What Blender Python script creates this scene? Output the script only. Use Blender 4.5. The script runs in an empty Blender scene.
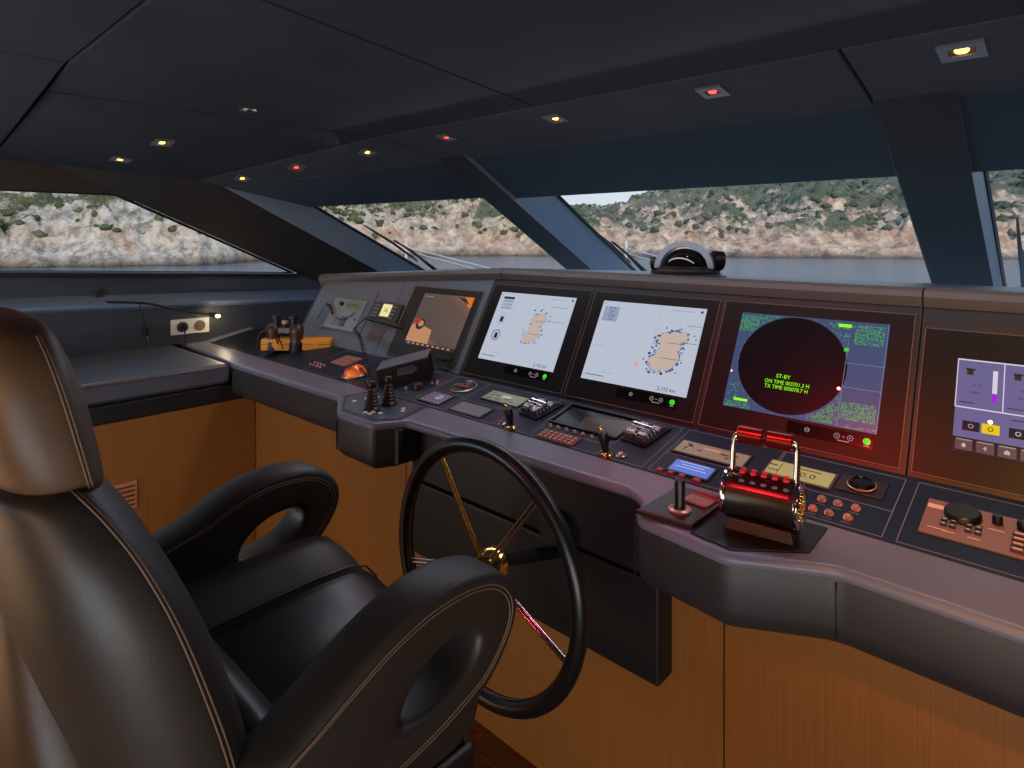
# Motor-yacht wheelhouse at dusk: helm chair, wheel, console with displays, rocky cove outside.
# World: X to starboard, Y forward, Z up, metres.  Camera stands at x=0, y=0, 1.5 m up.
import bpy, math, random
from mathutils import Vector, Matrix, noise
R_ = random.Random(7)
sc = bpy.context.scene
COL = sc.collection
PI = math.pi
FLOOR = -0.04

# ------------------------------------------------------------------ camera geometry
FPX, CX, HY, EZ, YAW = 618.0, 512.0, 236.5, 1.5, math.radians(43.0)
SY, CY = math.sin(YAW), math.cos(YAW)
def ray(px, py):
    t = (px - CX) / FPX
    return Vector((CY*t - SY, SY*t + CY, -(py - HY) / FPX))
EYE = Vector((0, 0, EZ))
def on(px, py, p, n):            # surveyed point of the photo on a known plane of the room
    r = ray(px, py); p = Vector(p); n = Vector(n)
    return EYE + r * ((p - EYE).dot(n) / r.dot(n))

# ------------------------------------------------------------------ materials
MATS = {}
def new_mat(name):
    m = bpy.data.materials.new(name); m.use_nodes = True
    nt = m.node_tree; b = nt.nodes['Principled BSDF']
    return m, nt, b
def lin(c):
    return tuple(((x/12.92) if x <= .04045 else ((x+.055)/1.055)**2.4) for x in c)
def P(name, rgb, rough=.5, metal=0., emit=None, es=1., coat=0., bump=None, var=0., vscale=8., spec=.5, stretch=None):
    """rgb in display (sRGB) values. bump=(scale, strength, distance)"""
    if name in MATS: return MATS[name]
    m, nt, b = new_mat(name)
    c = lin(rgb)
    b.inputs['Base Color'].default_value = (*c, 1)
    b.inputs['Roughness'].default_value = rough
    b.inputs['Metallic'].default_value = metal
    b.inputs['Specular IOR Level'].default_value = spec
    b.inputs['Coat Weight'].default_value = coat
    b.inputs['Coat Roughness'].default_value = .05
    if emit:
        b.inputs['Emission Color'].default_value = (*lin(emit), 1)
        b.inputs['Emission Strength'].default_value = es
    tc = nt.nodes.new('ShaderNodeTexCoord')
    src = tc.outputs['Object']
    if stretch:
        mp = nt.nodes.new('ShaderNodeMapping'); mp.inputs['Scale'].default_value = stretch
        nt.links.new(src, mp.inputs['Vector']); src = mp.outputs['Vector']
    if var:
        n = nt.nodes.new('ShaderNodeTexNoise'); n.inputs['Scale'].default_value = vscale
        n.inputs['Detail'].default_value = 5
        cr = nt.nodes.new('ShaderNodeValToRGB')
        cr.color_ramp.elements[0].position = .3; cr.color_ramp.elements[1].position = .7
        cr.color_ramp.elements[0].color = (*[x*(1-var) for x in c], 1)
        cr.color_ramp.elements[1].color = (*[min(1, x*(1+var)) for x in c], 1)
        nt.links.new(src, n.inputs['Vector']); nt.links.new(n.outputs['Fac'], cr.inputs['Fac'])
        nt.links.new(cr.outputs['Color'], b.inputs['Base Color'])
    if bump:
        n2 = nt.nodes.new('ShaderNodeTexNoise'); n2.inputs['Scale'].default_value = bump[0]
        n2.inputs['Detail'].default_value = 3
        bp = nt.nodes.new('ShaderNodeBump'); bp.inputs['Strength'].default_value = bump[1]
        bp.inputs['Distance'].default_value = bump[2]
        nt.links.new(src, n2.inputs['Vector'])
        nt.links.new(n2.outputs['Fac'], bp.inputs['Height']); nt.links.new(bp.outputs['Normal'], b.inputs['Normal'])
    MATS[name] = m
    return m
def E(name, rgb, s=1.):
    """self-lit display surface behind a glossy face"""
    return P(name, (.02, .02, .02), .25, emit=rgb, es=s)

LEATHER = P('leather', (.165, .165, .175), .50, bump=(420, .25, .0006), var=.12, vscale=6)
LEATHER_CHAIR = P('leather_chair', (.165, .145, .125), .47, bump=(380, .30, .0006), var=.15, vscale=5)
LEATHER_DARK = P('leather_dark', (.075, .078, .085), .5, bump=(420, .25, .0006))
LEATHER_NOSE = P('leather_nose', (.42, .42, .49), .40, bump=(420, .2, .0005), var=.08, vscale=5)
SUEDE = P('ceiling_cloth', (.215, .228, .255), .85, bump=(500, .3, .0008), var=.12, vscale=3, spec=.2)
HEADER = P('header_paint', (.17, .225, .28), .6, var=.08, vscale=4)
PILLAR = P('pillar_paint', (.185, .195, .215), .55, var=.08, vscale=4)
PILLAR_LIT = P('pillar_paint_lit', (.44, .50, .56), .5, var=.06, vscale=4)  # pillar paint with the window light put into its colour
WALLM = P('wall_leatherette', (.20, .215, .245), .5, bump=(300, .2, .0006), var=.1)
BROWN = P('brown_lining', (.20, .145, .11), .7)
FASCIA = P('fascia_lacquer', (.13, .13, .14), .42, var=.1, vscale=4)
FASCIA_GREY = P('fascia_grey', (.36, .38, .41), .42, var=.06)
TRIM = P('top_trim_metal', (.33, .32, .32), .42)
GLOSS = P('black_glass', (.035, .03, .035), .16, spec=.6)
BEZEL = P('bezel_satin', (.060, .048, .048), .42, spec=.30)
BEZELG = P('bezel_olive', (.17, .16, .155), .40, spec=.35)
DESK = P('desk_panel_blue', (.07, .125, .20), .45, spec=.25, var=.08, vscale=5)
LINE = P('engraved_line', (.44, .45, .52), .4)
LINEB = P('bezel_line', (.42, .33, .27), .4, emit=(.5, .36, .27), es=.10)
BLACK = P('black_plastic', (.04, .04, .045), .4)
RUBBER = P('rubber', (.05, .05, .05), .55)
CHROME = P('chrome', (.85, .85, .87), .10, metal=1.)
BRASS = P('polished_brass', (.95, .78, .42), .14, metal=1.)
STEEL = P('brushed_steel', (.6, .6, .62), .3, metal=1.)
WHITE = P('white_plastic', (.86, .84, .80), .4)
GREYP = P('grey_plastic', (.45, .46, .48), .45)
COPPER = P('copper_button', (.80, .58, .52), .3, metal=.6)
REDKEY = P('red_key', (.42, .10, .10), .35, emit=(.8, .15, .1), es=.10)
YELLOW = P('yellow_case', (.90, .58, .08), .5)
STITCH = P('thread', (.42, .33, .26), .7)
LCD = P('lcd_grey', (.50, .52, .44), .3, emit=(.5, .53, .42), es=.22)
LCDG = P('lcd_green', (.50, .54, .36), .3, emit=(.62, .66, .42), es=.45)
INK = P('ink', (.04, .05, .05), .5)
RUBTR = P('rudder_white', (.8, .8, .82), .4)

def wood(name, rgb, dark, axis):
    m, nt, b = new_mat(name)
    tc = nt.nodes.new('ShaderNodeTexCoord'); mp = nt.nodes.new('ShaderNodeMapping')
    mp.inputs['Scale'].default_value = (110, 110, 1.4) if axis == 'z' else (1.2, 45, 45)
    n = nt.nodes.new('ShaderNodeTexNoise'); n.inputs['Scale'].default_value = 2.2; n.inputs['Detail'].default_value = 6
    cr = nt.nodes.new('ShaderNodeValToRGB')
    cr.color_ramp.elements[0].position = .32; cr.color_ramp.elements[1].position = .7
    cr.color_ramp.elements[0].color = (*lin(dark), 1); cr.color_ramp.elements[1].color = (*lin(rgb), 1)
    nt.links.new(tc.outputs['Object'], mp.inputs['Vector']); nt.links.new(mp.outputs['Vector'], n.inputs['Vector'])
    nt.links.new(n.outputs['Fac'], cr.inputs['Fac']); nt.links.new(cr.outputs['Color'], b.inputs['Base Color'])
    b.inputs['Roughness'].default_value = .42
    return m
WOOD = wood('oak_panel', (.57, .375, .175), (.51, .325, .14), 'z')
WOODF = wood('oak_floor', (.42, .24, .08), (.32, .17, .05), 'x'); WOODF.node_tree.nodes['Principled BSDF'].inputs['Roughness'].default_value = .65; WOODF.node_tree.nodes['Principled BSDF'].inputs['Specular IOR Level'].default_value = .15

def glass_mat():
    m = bpy.data.materials.new('window_glass'); m.use_nodes = True
    nt = m.node_tree; nt.nodes.clear()
    o = nt.nodes.new('ShaderNodeOutputMaterial'); mx = nt.nodes.new('ShaderNodeMixShader')
    lw = nt.nodes.new('ShaderNodeLayerWeight'); lw.inputs['Blend'].default_value = .5
    pw = nt.nodes.new('ShaderNodeMath'); pw.operation = 'POWER'; pw.inputs[1].default_value = 4.; nt.links.new(lw.outputs['Facing'], pw.inputs[0])
    fr = nt.nodes.new('ShaderNodeMath'); fr.operation = 'MULTIPLY_ADD'; fr.inputs[1].default_value = .30; fr.inputs[2].default_value = .03; nt.links.new(pw.outputs[0], fr.inputs[0])
    t = nt.nodes.new('ShaderNodeBsdfTransparent'); t.inputs['Color'].default_value = (.90, .93, .94, 1)
    g = nt.nodes.new('ShaderNodeBsdfGlossy'); g.inputs['Roughness'].default_value = .02
    nt.links.new(fr.outputs[0], mx.inputs[0]); nt.links.new(t.outputs[0], mx.inputs[1]); nt.links.new(g.outputs[0], mx.inputs[2])
    nt.links.new(mx.outputs[0], o.inputs['Surface'])
    return m
GLASS = glass_mat()

# ------------------------------------------------------------------ mesh builder
class MB:
    def __init__(s, M=None):
        s.v = []; s.f = []; s.m = []; s.mats = []; s.M = M
    def mi(s, mat):
        if mat not in s.mats: s.mats.append(mat)
        return s.mats.index(mat)
    def add(s, vs, fs, mat):
        b = len(s.v)
        for p in vs:
            p = Vector(p)
            s.v.append(tuple(s.M @ p) if s.M else tuple(p))
        k = s.mi(mat)
        for f in fs: s.f.append([b+i for i in f]); s.m.append(k)
        return s
    def box(s, c, size, mat, rot=None):
        hx, hy, hz = size[0]/2, size[1]/2, size[2]/2
        vs = [Vector((x, y, z)) for z in (-hz, hz) for y in (-hy, hy) for x in (-hx, hx)]
        if rot is not None: vs = [rot @ v for v in vs]
        c = Vector(c)
        return s.add([v+c for v in vs], [(0,2,3,1),(4,5,7,6),(0,1,5,4),(2,6,7,3),(0,4,6,2),(1,3,7,5)], mat)
    def frust(s, c, s0, s1, h, mat):          # box tapering from s0 (bottom) to s1 (top)
        vs = []
        for (a, b), z in ((s0, 0), (s1, h)):
            vs += [(c[0]+x*a/2, c[1]+y*b/2, c[2]+z) for x, y in ((-1,-1),(1,-1),(1,1),(-1,1))]
        return s.add(vs, [(3,2,1,0),(4,5,6,7),(0,1,5,4),(1,2,6,5),(2,3,7,6),(3,0,4,7)], mat)
    def prism(s, pts, z0, z1, mat, inset=0.):
        n = len(pts)
        vs = [(x, y, z0) for x, y in pts] + [(x, y, z1) for x, y in pts]
        return s.add(vs, [list(range(n-1,-1,-1)), list(range(n,2*n))] + [(i,(i+1)%n,n+(i+1)%n,n+i) for i in range(n)], mat)
    def poly(s, pts, mat):
        return s.add(pts, [list(range(len(pts)))], mat)
    def hexa(s, a, b, mat):                   # solid between two matching polygons of 3-D points
        n = len(a)
        return s.add(list(a)+list(b), [list(range(n-1,-1,-1)), list(range(n,2*n))] + [(i,(i+1)%n,n+(i+1)%n,n+i) for i in range(n)], mat)
    def loft(s, rings, mat, cap=True, closed=True, loop=False):
        n = len(rings[0]); vs = [p for r in rings for p in r]; fs = []
        m = len(rings)
        for j in range(m if loop else m-1):
            j2 = (j+1) % m
            for i in range(n if closed else n-1):
                fs.append((j*n+i, j*n+(i+1)%n, j2*n+(i+1)%n, j2*n+i))
        if cap and closed and not loop:
            fs.append(list(range(n-1,-1,-1))); fs.append([(m-1)*n+i for i in range(n)])
        return s.add(vs, fs, mat)
    def tube(s, pts, r, mat, n=8, closed=False, flat=1.):
        pts = [Vector(p) for p in pts]; m = len(pts); rings = []
        rs = r if isinstance(r, (list, tuple)) else [r]*m
        up = None
        for i in range(m):
            if closed: t = pts[(i+1)%m]-pts[i-1]
            else: t = pts[min(i+1,m-1)]-pts[max(i-1,0)]
            if t.length < 1e-9: t = Vector((0,0,1))
            t.normalize()
            if up is None:
                up = Vector((0,0,1)) if abs(t.z) < .9 else Vector((1,0,0))
            a = up - t*up.dot(t)
            if a.length < 1e-5: a = t.orthogonal()
            a.normalize(); up = a; b = t.cross(a)
            rings.append([pts[i] + (a*math.cos(2*PI*k/n)*flat + b*math.sin(2*PI*k/n))*rs[i] for k in range(n)])
        return s.loft(rings, mat, cap=not closed, loop=closed)
    def cyl(s, p0, p1, r, mat, n=24, r1=None):
        return s.tube([p0, p1], [r, r if r1 is None else r1], mat, n=n)
    def lathe(s, prof, c, mat, n=28, M=None):     # prof = [(r, z)...] about local z
        rings = []
        for r, z in prof:
            ring = [Vector((r*math.cos(2*PI*k/n), r*math.sin(2*PI*k/n), z)) for k in range(n)]
            if M is not None: ring = [M @ p for p in ring]
            rings.append([p+Vector(c) for p in ring])
        return s.loft(rings, mat)
    def text(s, body, loc, size, mat, align='LEFT', squash=1.):
        cu = bpy.data.curves.new('t', 'FONT'); cu.body = body; cu.size = size; cu.align_x = align; cu.align_y = 'CENTER'
        cu.resolution_u = 2
        ob = bpy.data.objects.new('t', cu); COL.objects.link(ob)
        dg = bpy.context.evaluated_depsgraph_get()
        me = bpy.data.meshes.new_from_object(ob.evaluated_get(dg))
        vs = [(v.co.x*squash+loc[0], v.co.y+loc[1], loc[2]) for v in me.vertices]
        fs = [list(p.vertices) for p in me.polygons]
        if fs: s.add(vs, fs, mat)
        bpy.data.objects.remove(ob); bpy.data.curves.remove(cu); bpy.data.meshes.remove(me)
        return s
    def build(s, name, parent=None, bevel=0, seg=2, smooth=40, sub=0):
        me = bpy.data.meshes.new(name); me.from_pydata(s.v, [], s.f)
        for m in s.mats: me.materials.append(m)
        for p, k in zip(me.polygons, s.m): p.material_index = k
        if smooth:
            for p in me.polygons: p.use_smooth = True
            me.set_sharp_from_angle(angle=math.radians(smooth))
        me.validate(); me.update()
        o = bpy.data.objects.new(name, me); COL.objects.link(o)
        if parent: o.parent = parent
        if bevel:
            b = o.modifiers.new('b', 'BEVEL'); b.width = bevel; b.segments = seg; b.limit_method = 'ANGLE'
            b.angle_limit = math.radians(35); b.harden_normals = True
        if sub:
            d = o.modifiers.new('s', 'SUBSURF'); d.levels = sub; d.render_levels = sub
        return o

def tag(o, label=None, cat=None, group=None, kind=None):
    if label: o['label'] = label
    if cat: o['category'] = cat
    if group: o['group'] = group
    if kind: o['kind'] = kind
    return o
def thing(name, label, cat, M=None, group=None):
    o = bpy.data.objects.new(name, None); COL.objects.link(o); o.empty_display_size = .05
    if M is not None: o.matrix_world = M
    return tag(o, label, cat, group)
def struct(o, label, cat='trim'):
    return tag(o, label, cat, kind='structure')
def frame(o, u, v):
    u = Vector(u).normalized(); v = Vector(v).normalized(); n = u.cross(v)
    return Matrix(((u.x, v.x, n.x, o[0]), (u.y, v.y, n.y, o[1]), (u.z, v.z, n.z, o[2]), (0, 0, 0, 1)))
def catmull(pts, k=6, closed=False):
    pts = [Vector(p) for p in pts]; n = len(pts); out = []
    for i in range(n if closed else n-1):
        p0 = pts[(i-1) % n] if closed else pts[max(i-1,0)]
        p1 = pts[i]; p2 = pts[(i+1) % n]
        p3 = pts[(i+2) % n] if closed else pts[min(i+2,n-1)]
        for j in range(k):
            t = j/k
            out.append(.5*((2*p1)+(-p0+p2)*t+(2*p0-5*p1+4*p2-p3)*t*t+(-p0+3*p1-3*p2+p3)*t*t*t))
    if not closed: out.append(pts[-1])
    return out

# ------------------------------------------------------------------ working planes
# desk panel: rises gently from the padded nose to the display fascia
DK0 = Vector((0, 1.385, .901)); DKV = Vector((0, .978, .2085)); DKM = frame(DK0, (1,0,0), DKV)
DKN = DKM.to_3x3() @ Vector((0,0,1)); DKI = DKM.inverted()
def dk(px, py):                                   # -> (u, v) on the desk panel
    p = DKI @ on(px, py, DK0, DKN); return (p.x, p.y)
def dkm(u, v, w=0, rz=0):
    return DKM @ Matrix.Translation((u, v, w)) @ Matrix.Rotation(rz, 4, 'Z')
# fascia: carries the displays
FA0 = Vector((0, 1.643, .954)); FAV = Vector((0, .486, .874)); FAM = frame(FA0, (1,0,0), FAV)
FAN = FAM.to_3x3() @ Vector((0,0,1)); FAI = FAM.inverted()
def fa(px, py):
    p = FAI @ on(px, py, FA0, FAN); return (p.x, p.y)
def fam(u, v, w=0): return FAM @ Matrix.Translation((u, v, w))

# ================================================================== ROOM SHELL
b = MB()
b.box((-1.1, .55, FLOOR-.03), (5.7, 5.9, .06), WOODF)
struct(b.build('floor'), 'oak floor of the wheelhouse', 'floor')

def wx(y): return -3.80 + .05*(y-.5)
# side wall with a long window: panels around the opening
b = MB()
def wq(pts, mat=WALLM, th=.10, dx=0):
    a = [Vector((wx(y)+dx, y, z)) for y, z in pts]; c = [p + Vector((-th, 0, 0)) for p in a]
    b.hexa(a, c, mat)
Wy0 = -1.9
wq([(-2.3, FLOOR), (2.9, FLOOR), (2.9, 1.20), (1.97, 1.262), (.45, 1.336), (-1.9, 1.44), (-2.3, 1.44)])
wq([(-2.3, 1.74), (.976, 1.727), (1.05, 1.69), (1.20, 1.90), (-2.3, 2.02)], BROWN)
wq([(-2.3, 1.44), (-1.9, 1.44), (-1.9, 1.74), (-2.3, 1.74)], BROWN)
struct(b.build('wall_left', bevel=.004), 'padded port side wall under and around the long side window', 'wall')
# sill lip and ledge on the wall
b = MB()
for (y0, z0), (y1, z1) in (((-2.3, 1.452), (2.0, 1.262)),):
    b.hexa([(wx(y0)+.03, y0, z0-.03), (wx(y0)+.03, y0, z0), (wx(y0)-.05, y0, z0), (wx(y0)-.05, y0, z0-.03)],
           [(wx(y1)+.03, y1, z1-.022), (wx(y1)+.03, y1, z1), (wx(y1)-.05, y1, z1), (wx(y1)-.05, y1, z1-.022)], BLACK)
struct(b.build('trim_1', bevel=.003), 'black sill strip below the side window', 'trim')
b = MB()
def ledge(y): z = 1.165-.034*(y-.5); return [(wx(y)-.01, y, z+.045), (wx(y)+.045, y, z+.025), (wx(y)+.075, y, z-.005), (wx(y)+.075, y, z-.02), (wx(y)+.05, y, z-.035), (wx(y)-.01, y, z-.035)]
b.loft([ledge(y) for y in (-2.3, 0, 1, 2.2)], P('ledge_lit_blue', (.42, .48, .56), .35), closed=True)  # blue window reflection put into the ledge colour
b.hexa([(wx(-2.3)+.05, -2.3, .9), (wx(2.2)+.05, 2.2, .9), (wx(2.2)+.05, 2.2, 1.1), (wx(-2.3)+.05, -2.3, 1.24)],
       [(wx(-2.3)-.01, -2.3, .9), (wx(2.2)-.01, 2.2, .9), (wx(2.2)-.01, 2.2, 1.1), (wx(-2.3)-.01, -2.3, 1.24)], WALLM)
struct(b.build('trim_2', smooth=30), 'padded ledge running along the port wall below the side window', 'trim')

# side window glass
w = tag(bpy.data.objects.new('window_1', None), 'long side window in the port wall with raked front end', 'window', kind='structure'); COL.objects.link(w)
b = MB(); pts = [(-1.9, 1.44), (1.97, 1.262), (.976, 1.727), (-1.9, 1.74)]
b.poly([(wx(y)-.06, y, z) for y, z in pts], GLASS); b.build('pane', w, smooth=0)
b = MB()
for i in range(4):
    (y0, z0), (y1, z1) = pts[i], pts[(i+1)%4]
    b.tube([(wx(y0)-.055, y0, z0), (wx(y1)-.055, y1, z1)], .008, BLACK, n=6)
b.build('seal', w)

# windscreen planes -------------------------------------------------
def wz(y): return 1.92-.555*(y-2.28)                # inner face of pillars and header
OFF = .40                                           # horizontal setback of the glass
def slab(b, pts, mat, th=.02, dirn=(0, .48, .87)):
    d = Vector(dirn)*th
    b.hexa([Vector(p) for p in pts], [Vector(p)+d for p in pts], mat)
A1 = Vector((-2.64, 2.28, 1.92)); B1 = Vector((-3.60, 1.46, 1.78)); C1 = Vector((-2.75, 3.5, 1.243)); D1 = Vector((-3.60, 2.56, 1.23))
# window top edge on the port facet
n1 = (A1-B1).cross(C1-A1).normalized()
ht_l = on(310, 207.5, A1, n1); ht_r = on(472, 200, A1, n1)
b = MB()
slab(b, [(-2.62, 2.22, 1.953), (1.7, 2.22, 1.953), (1.7, 2.64, wz(2.64)), (-2.62, 2.64, wz(2.64))], HEADER)
eA = (A1-B1).normalized()*.14; slab(b, [B1, A1+eA, ht_r+eA, ht_l], HEADER)
struct(b.build('wall_front', bevel=.004, smooth=20), 'slanted dark header above the windscreen', 'wall')

def pillar(name, xl, xr, ytop, ybot, flare, label):
    b = MB()
    zt, zb = wz(ytop), wz(ybot)
    inner = [Vector((xl, ytop, zt)), Vector((xr, ytop, zt)), Vector((xr-.02, ybot, zb)), Vector((xl-.03, ybot, zb))]
    inner = [p-Vector((0,.485,.875))*.022 for p in inner]
    outer = [p + Vector((f, OFF+.02, .02)) for p, f in zip(inner, (-.0, flare, flare, -.0))]
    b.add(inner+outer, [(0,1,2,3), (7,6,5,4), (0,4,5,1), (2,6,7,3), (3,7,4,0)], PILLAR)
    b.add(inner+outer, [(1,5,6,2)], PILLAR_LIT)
    return struct(b.build(name, bevel=.008, smooth=20), label, 'pillar')
pillar('trim_3', -2.64, -2.42, 2.22, 3.75, .03, 'raked dark pillar between the two middle windscreen panes')
pillar('trim_4', -.505, -.285, 2.22, 3.75, -.005, 'broad raked pillar at the right of the windscreen')
# port corner pillar
b = MB()
s0 = Vector((wx(.976)+.0, .976, 1.727)); s1 = Vector((wx(1.97)+.0, 1.97, 1.262))
G0 = Vector((-3.55, 1.90, 1.735)); G1 = Vector((-3.55, 3.02, 1.173))
Bx = Vector((-3.60, 1.36, 1.83)); Dx = Vector((-3.60, 2.72, 1.15))
Wt = Vector((wx(.70), .70, 1.86)); Wb = Vector((wx(2.25), 2.25, 1.13))
b.add([Wt, s0, s1, Wb, Dx, Bx], [(0,1,2,3,4,5)], P('pillar_brown_black', (.14, .125, .12), .6))
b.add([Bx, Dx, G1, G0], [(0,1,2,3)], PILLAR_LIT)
b.add([Bx+Vector((-.2,.1,.12)), Wt+Vector((-.1,0,.1)), Wt, Bx, G0, G0+Vector((0,0,.1))], [(0,1,2,3),(0,3,4,5)], PILLAR)
struct(b.build('trim_5', smooth=0), 'raked corner pillar between side window and windscreen', 'pillar')

# glass of the windscreen
def wpane(name, pts, label):
    w = tag(bpy.data.objects.new(name, None), label, 'window', kind='structure'); COL.objects.link(w)
    b = MB(); pts = [Vector(p) for p in pts]; n = Vector((0, .485, .875))*.006
    b.poly(pts, GLASS); b.build('pane', w, smooth=0)
    b = MB(); b.tube([pts[0], pts[-1]], .010, BLACK, n=6); b.tube([pts[1], pts[-2]], .010, BLACK, n=6); b.build('seal', w)
def gz(y): return wz(y-OFF)
wpane('window_2', [(-3.55, 1.80, 1.785), (-2.67, 2.55, gz(2.55)), (-2.78, 4.1, gz(4.1)), (-3.55, 3.20, 1.085)], 'port windscreen pane with a wiper')
wpane('window_3', [(-2.385, 2.6, gz(2.6)), (-.505, 2.6, gz(2.6)), (-.535, 4.1, gz(4.1)), (-2.405, 4.1, gz(4.1))], 'wide middle windscreen pane')
wpane('window_4', [(-.285, 2.6, gz(2.6)), (1.7, 2.6, gz(2.6)), (1.7, 4.1, gz(4.1)), (-.305, 4.1, gz(4.1))], 'right hand windscreen pane')

# ceiling -----------------------------------------------------------
ZC = 2.0
GAP = .0045
def cpanel(b, pts, mat=SUEDE, th=.02):
    P_ = [Vector(p) for p in pts]; n = len(P_); area2 = sum(P_[i].x*P_[(i+1)%n].y-P_[(i+1)%n].x*P_[i].y for i in range(n)); sg = 1 if area2 > 0 else -1
    q = []
    for i in range(n):
        p = P_[i]; e0 = (p-P_[i-1]); e1 = (P_[(i+1)%n]-p); e0.z = e1.z = 0; e0.normalize(); e1.normalize()
        n0 = Vector((-e0.y, e0.x, 0))*sg; n1 = Vector((-e1.y, e1.x, 0))*sg; m_ = n0+n1; m_.normalize()
        q.append(p + m_*min(GAP/max(.25, m_.dot(n0)), .02))
    b.hexa(q, [p+Vector((0,0,th)) for p in q], mat)
S1 = 1.81
ceil = bpy.data.objects.new('ceiling', None); COL.objects.link(ceil); struct(ceil, 'dark fabric ceiling in seamed panels', 'ceiling')
wl = lambda y: wx(y)
zl = {.46: 1.873, 1.33: 1.805}
def wallz(y): return 1.873 - (y-.46)*.078
PL = [
 [(-2.15, -2.3, ZC), (-1.24, -2.3, ZC), (-1.24, .43, ZC), (-2.15, .43, ZC)],
 [(-1.24, -2.3, ZC), (1.7, -2.3, ZC), (1.7, .43, ZC), (-1.24, .43, ZC)],
 [(-2.15, .43, ZC), (-2.15, -2.3, ZC), (wl(-2.3)+.0, -2.3, 1.96), (wl(.46), .46, wallz(.46)), (-2.62, .46, ZC)],
 [(-2.15, .43, ZC), (-1.24, .43, ZC), (-1.56, S1, ZC), (-2.62, S1, ZC), (-2.62, .46, ZC)],
 [(-1.24, .43, ZC), (1.7, .43, ZC), (1.7, S1, ZC), (-1.56, S1, ZC)],
 [(-2.62, .46, ZC), (-2.62, S1, ZC), (-3.58, 1.30, wallz(1.30)), (wl(.46), .46, wallz(.46))],
]
LAST = PL.pop()
b = MB(); v_ = [Vector(p) for p in LAST]; v_[0] += Vector((-.005,.005,0)); v_[1] += Vector((-.005,-.004,0)); v_[3] += Vector((0,.005,0)); u_ = [p+Vector((0,0,.02)) for p in v_]
b.add(v_+u_, [(0,2,1),(0,3,2),(4,5,6),(4,6,7),(0,1,5,4),(1,2,6,5),(2,3,7,6),(3,0,4,7)], SUEDE); b.build('ceiling_panel', ceil, smooth=0)
for k, pl in enumerate(PL):
    b = MB(); cpanel(b, pl); b.build('ceiling_panel', ceil, bevel=.004, smooth=20)
FP = [
 [(-.49, S1, ZC), (1.7, S1, ZC), (1.7, 2.28, 1.92), (-.505, 2.28, 1.92)],
 [(-2.62, S1, ZC), (-.49, S1, ZC), (-.505, 2.28, 1.92), (-2.64, 2.28, 1.92)],
 [(-3.58, 1.30, wallz(1.30)), (-2.62, S1, ZC), (-2.64, 2.28, 1.92), (-3.60, 1.46, 1.78)],
]
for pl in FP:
    b = MB(); cpanel(b, pl, P('ceiling_cloth_lit', (.27,.29,.32), .8, bump=(500,.3,.0008), var=.1, vscale=3, spec=.2)); b.build('ceiling_panel', ceil, bevel=.004, smooth=20)  # same cloth, lightened for the window bounce on the front panels
b = MB()
b.hexa([(-4.2, -2.4, 2.06), (1.8, -2.4, 2.06), (1.8, 2.7, 2.06), (-4.2, 2.7, 2.06)], [(-4.2, -2.4, 2.1), (1.8, -2.4, 2.1), (1.8, 2.7, 2.1), (-4.2, 2.7, 2.1)], BLACK)
for p_, q_ in (((1.7, 2.33), (-2.66, 2.33)), ((-2.66, 2.33), (-3.72, 1.42)), ((-3.72, 1.42), (-3.98, .5)), ((-3.98, .5), (-4.0, -2.4))):
    z_ = {2.33: 1.905, 1.42: 1.80, .5: 1.86, -2.4: 1.86}
    b.hexa([(*p_, z_[p_[1]]), (*q_, z_[q_[1]]), (*q_, 2.1), (*p_, 2.1)], [(p_[0]-.02, p_[1]+.03, z_[p_[1]]), (q_[0]-.02, q_[1]+.03, z_[q_[1]]), (q_[0]-.02, q_[1]+.03, 2.1), (p_[0]-.02, p_[1]+.03, 2.1)], BLACK)  # unseen closing strips added against light leaking in over the panels
b.build('roof_slab', ceil, smooth=0)
# remaining walls behind and to starboard
b = MB(); b.box((1.72, .7, 1.0), (.06, 6.2, 2.2), WALLM); struct(b.build('wall_right'), 'starboard wall', 'wall')
b = MB(); b.box((-1.1, -2.33, 1.0), (5.8, .06, 2.2), WALLM); struct(b.build('wall_back'), 'aft wall', 'wall')

# ================================================================== CONSOLE
NOSE = [(-3.74, 1.27), (-2.97, 1.235), (-2.08, 1.255), (-2.03, 1.232), (-1.885, 1.140), (-1.675, 1.140), (-1.625, 1.240),
        (-.80, 1.272), (-.745, 1.235), (-.712, 1.152), (-.50, 1.128), (-.335, 1.222), (.6, 1.215), (1.69, 1.215)]
def inset(pts, d):
    out = []
    for i, p in enumerate(pts):
        a = Vector(pts[max(i-1,0)]); c = Vector(pts[min(i+1,len(pts)-1)]); t = (c-a).normalized()
        out.append((p[0]-t.y*d, p[1]+t.x*d))
    return out
con = thing('helm_console', 'wide dark leather helm console with padded nose, oak lower panels and sloping fascia', 'console')
def strip(pts, prof, mat, name, back=None, **kw):      # prof: (inset, z) from the top to the bottom
    b = MB(); rings = []
    for d, z in prof: rings.append([(x, y, z) for x, y in inset(pts, d)])
    vs = [p for r in rings for p in r]; n = len(pts); fs = []
    for j in range(len(rings)-1):
        for i in range(n-1): fs.append((j*n+i, (j+1)*n+i, (j+1)*n+i+1, j*n+i+1))
    b.add(vs, fs, mat)
    return b.build(name, con, **kw)
# resample the outline with small corner rounding
def roundpoly(pts, r=.02):
    out = [pts[0]]
    for i in range(1, len(pts)-1):
        p = Vector(pts[i]); a = Vector(pts[i-1]); c = Vector(pts[i+1])
        ra = min(r, (a-p).length*.4); rc = min(r, (c-p).length*.4)
        q0 = p+(a-p).normalized()*ra; q1 = p+(c-p).normalized()*rc
        for t in (0, .33, .67, 1): out.append(tuple((q0*(1-t)**2 + p*2*t*(1-t) + q1*t*t)))
    out.append(pts[-1]); return [tuple(p) for p in out]
NR = roundpoly(NOSE)
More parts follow.
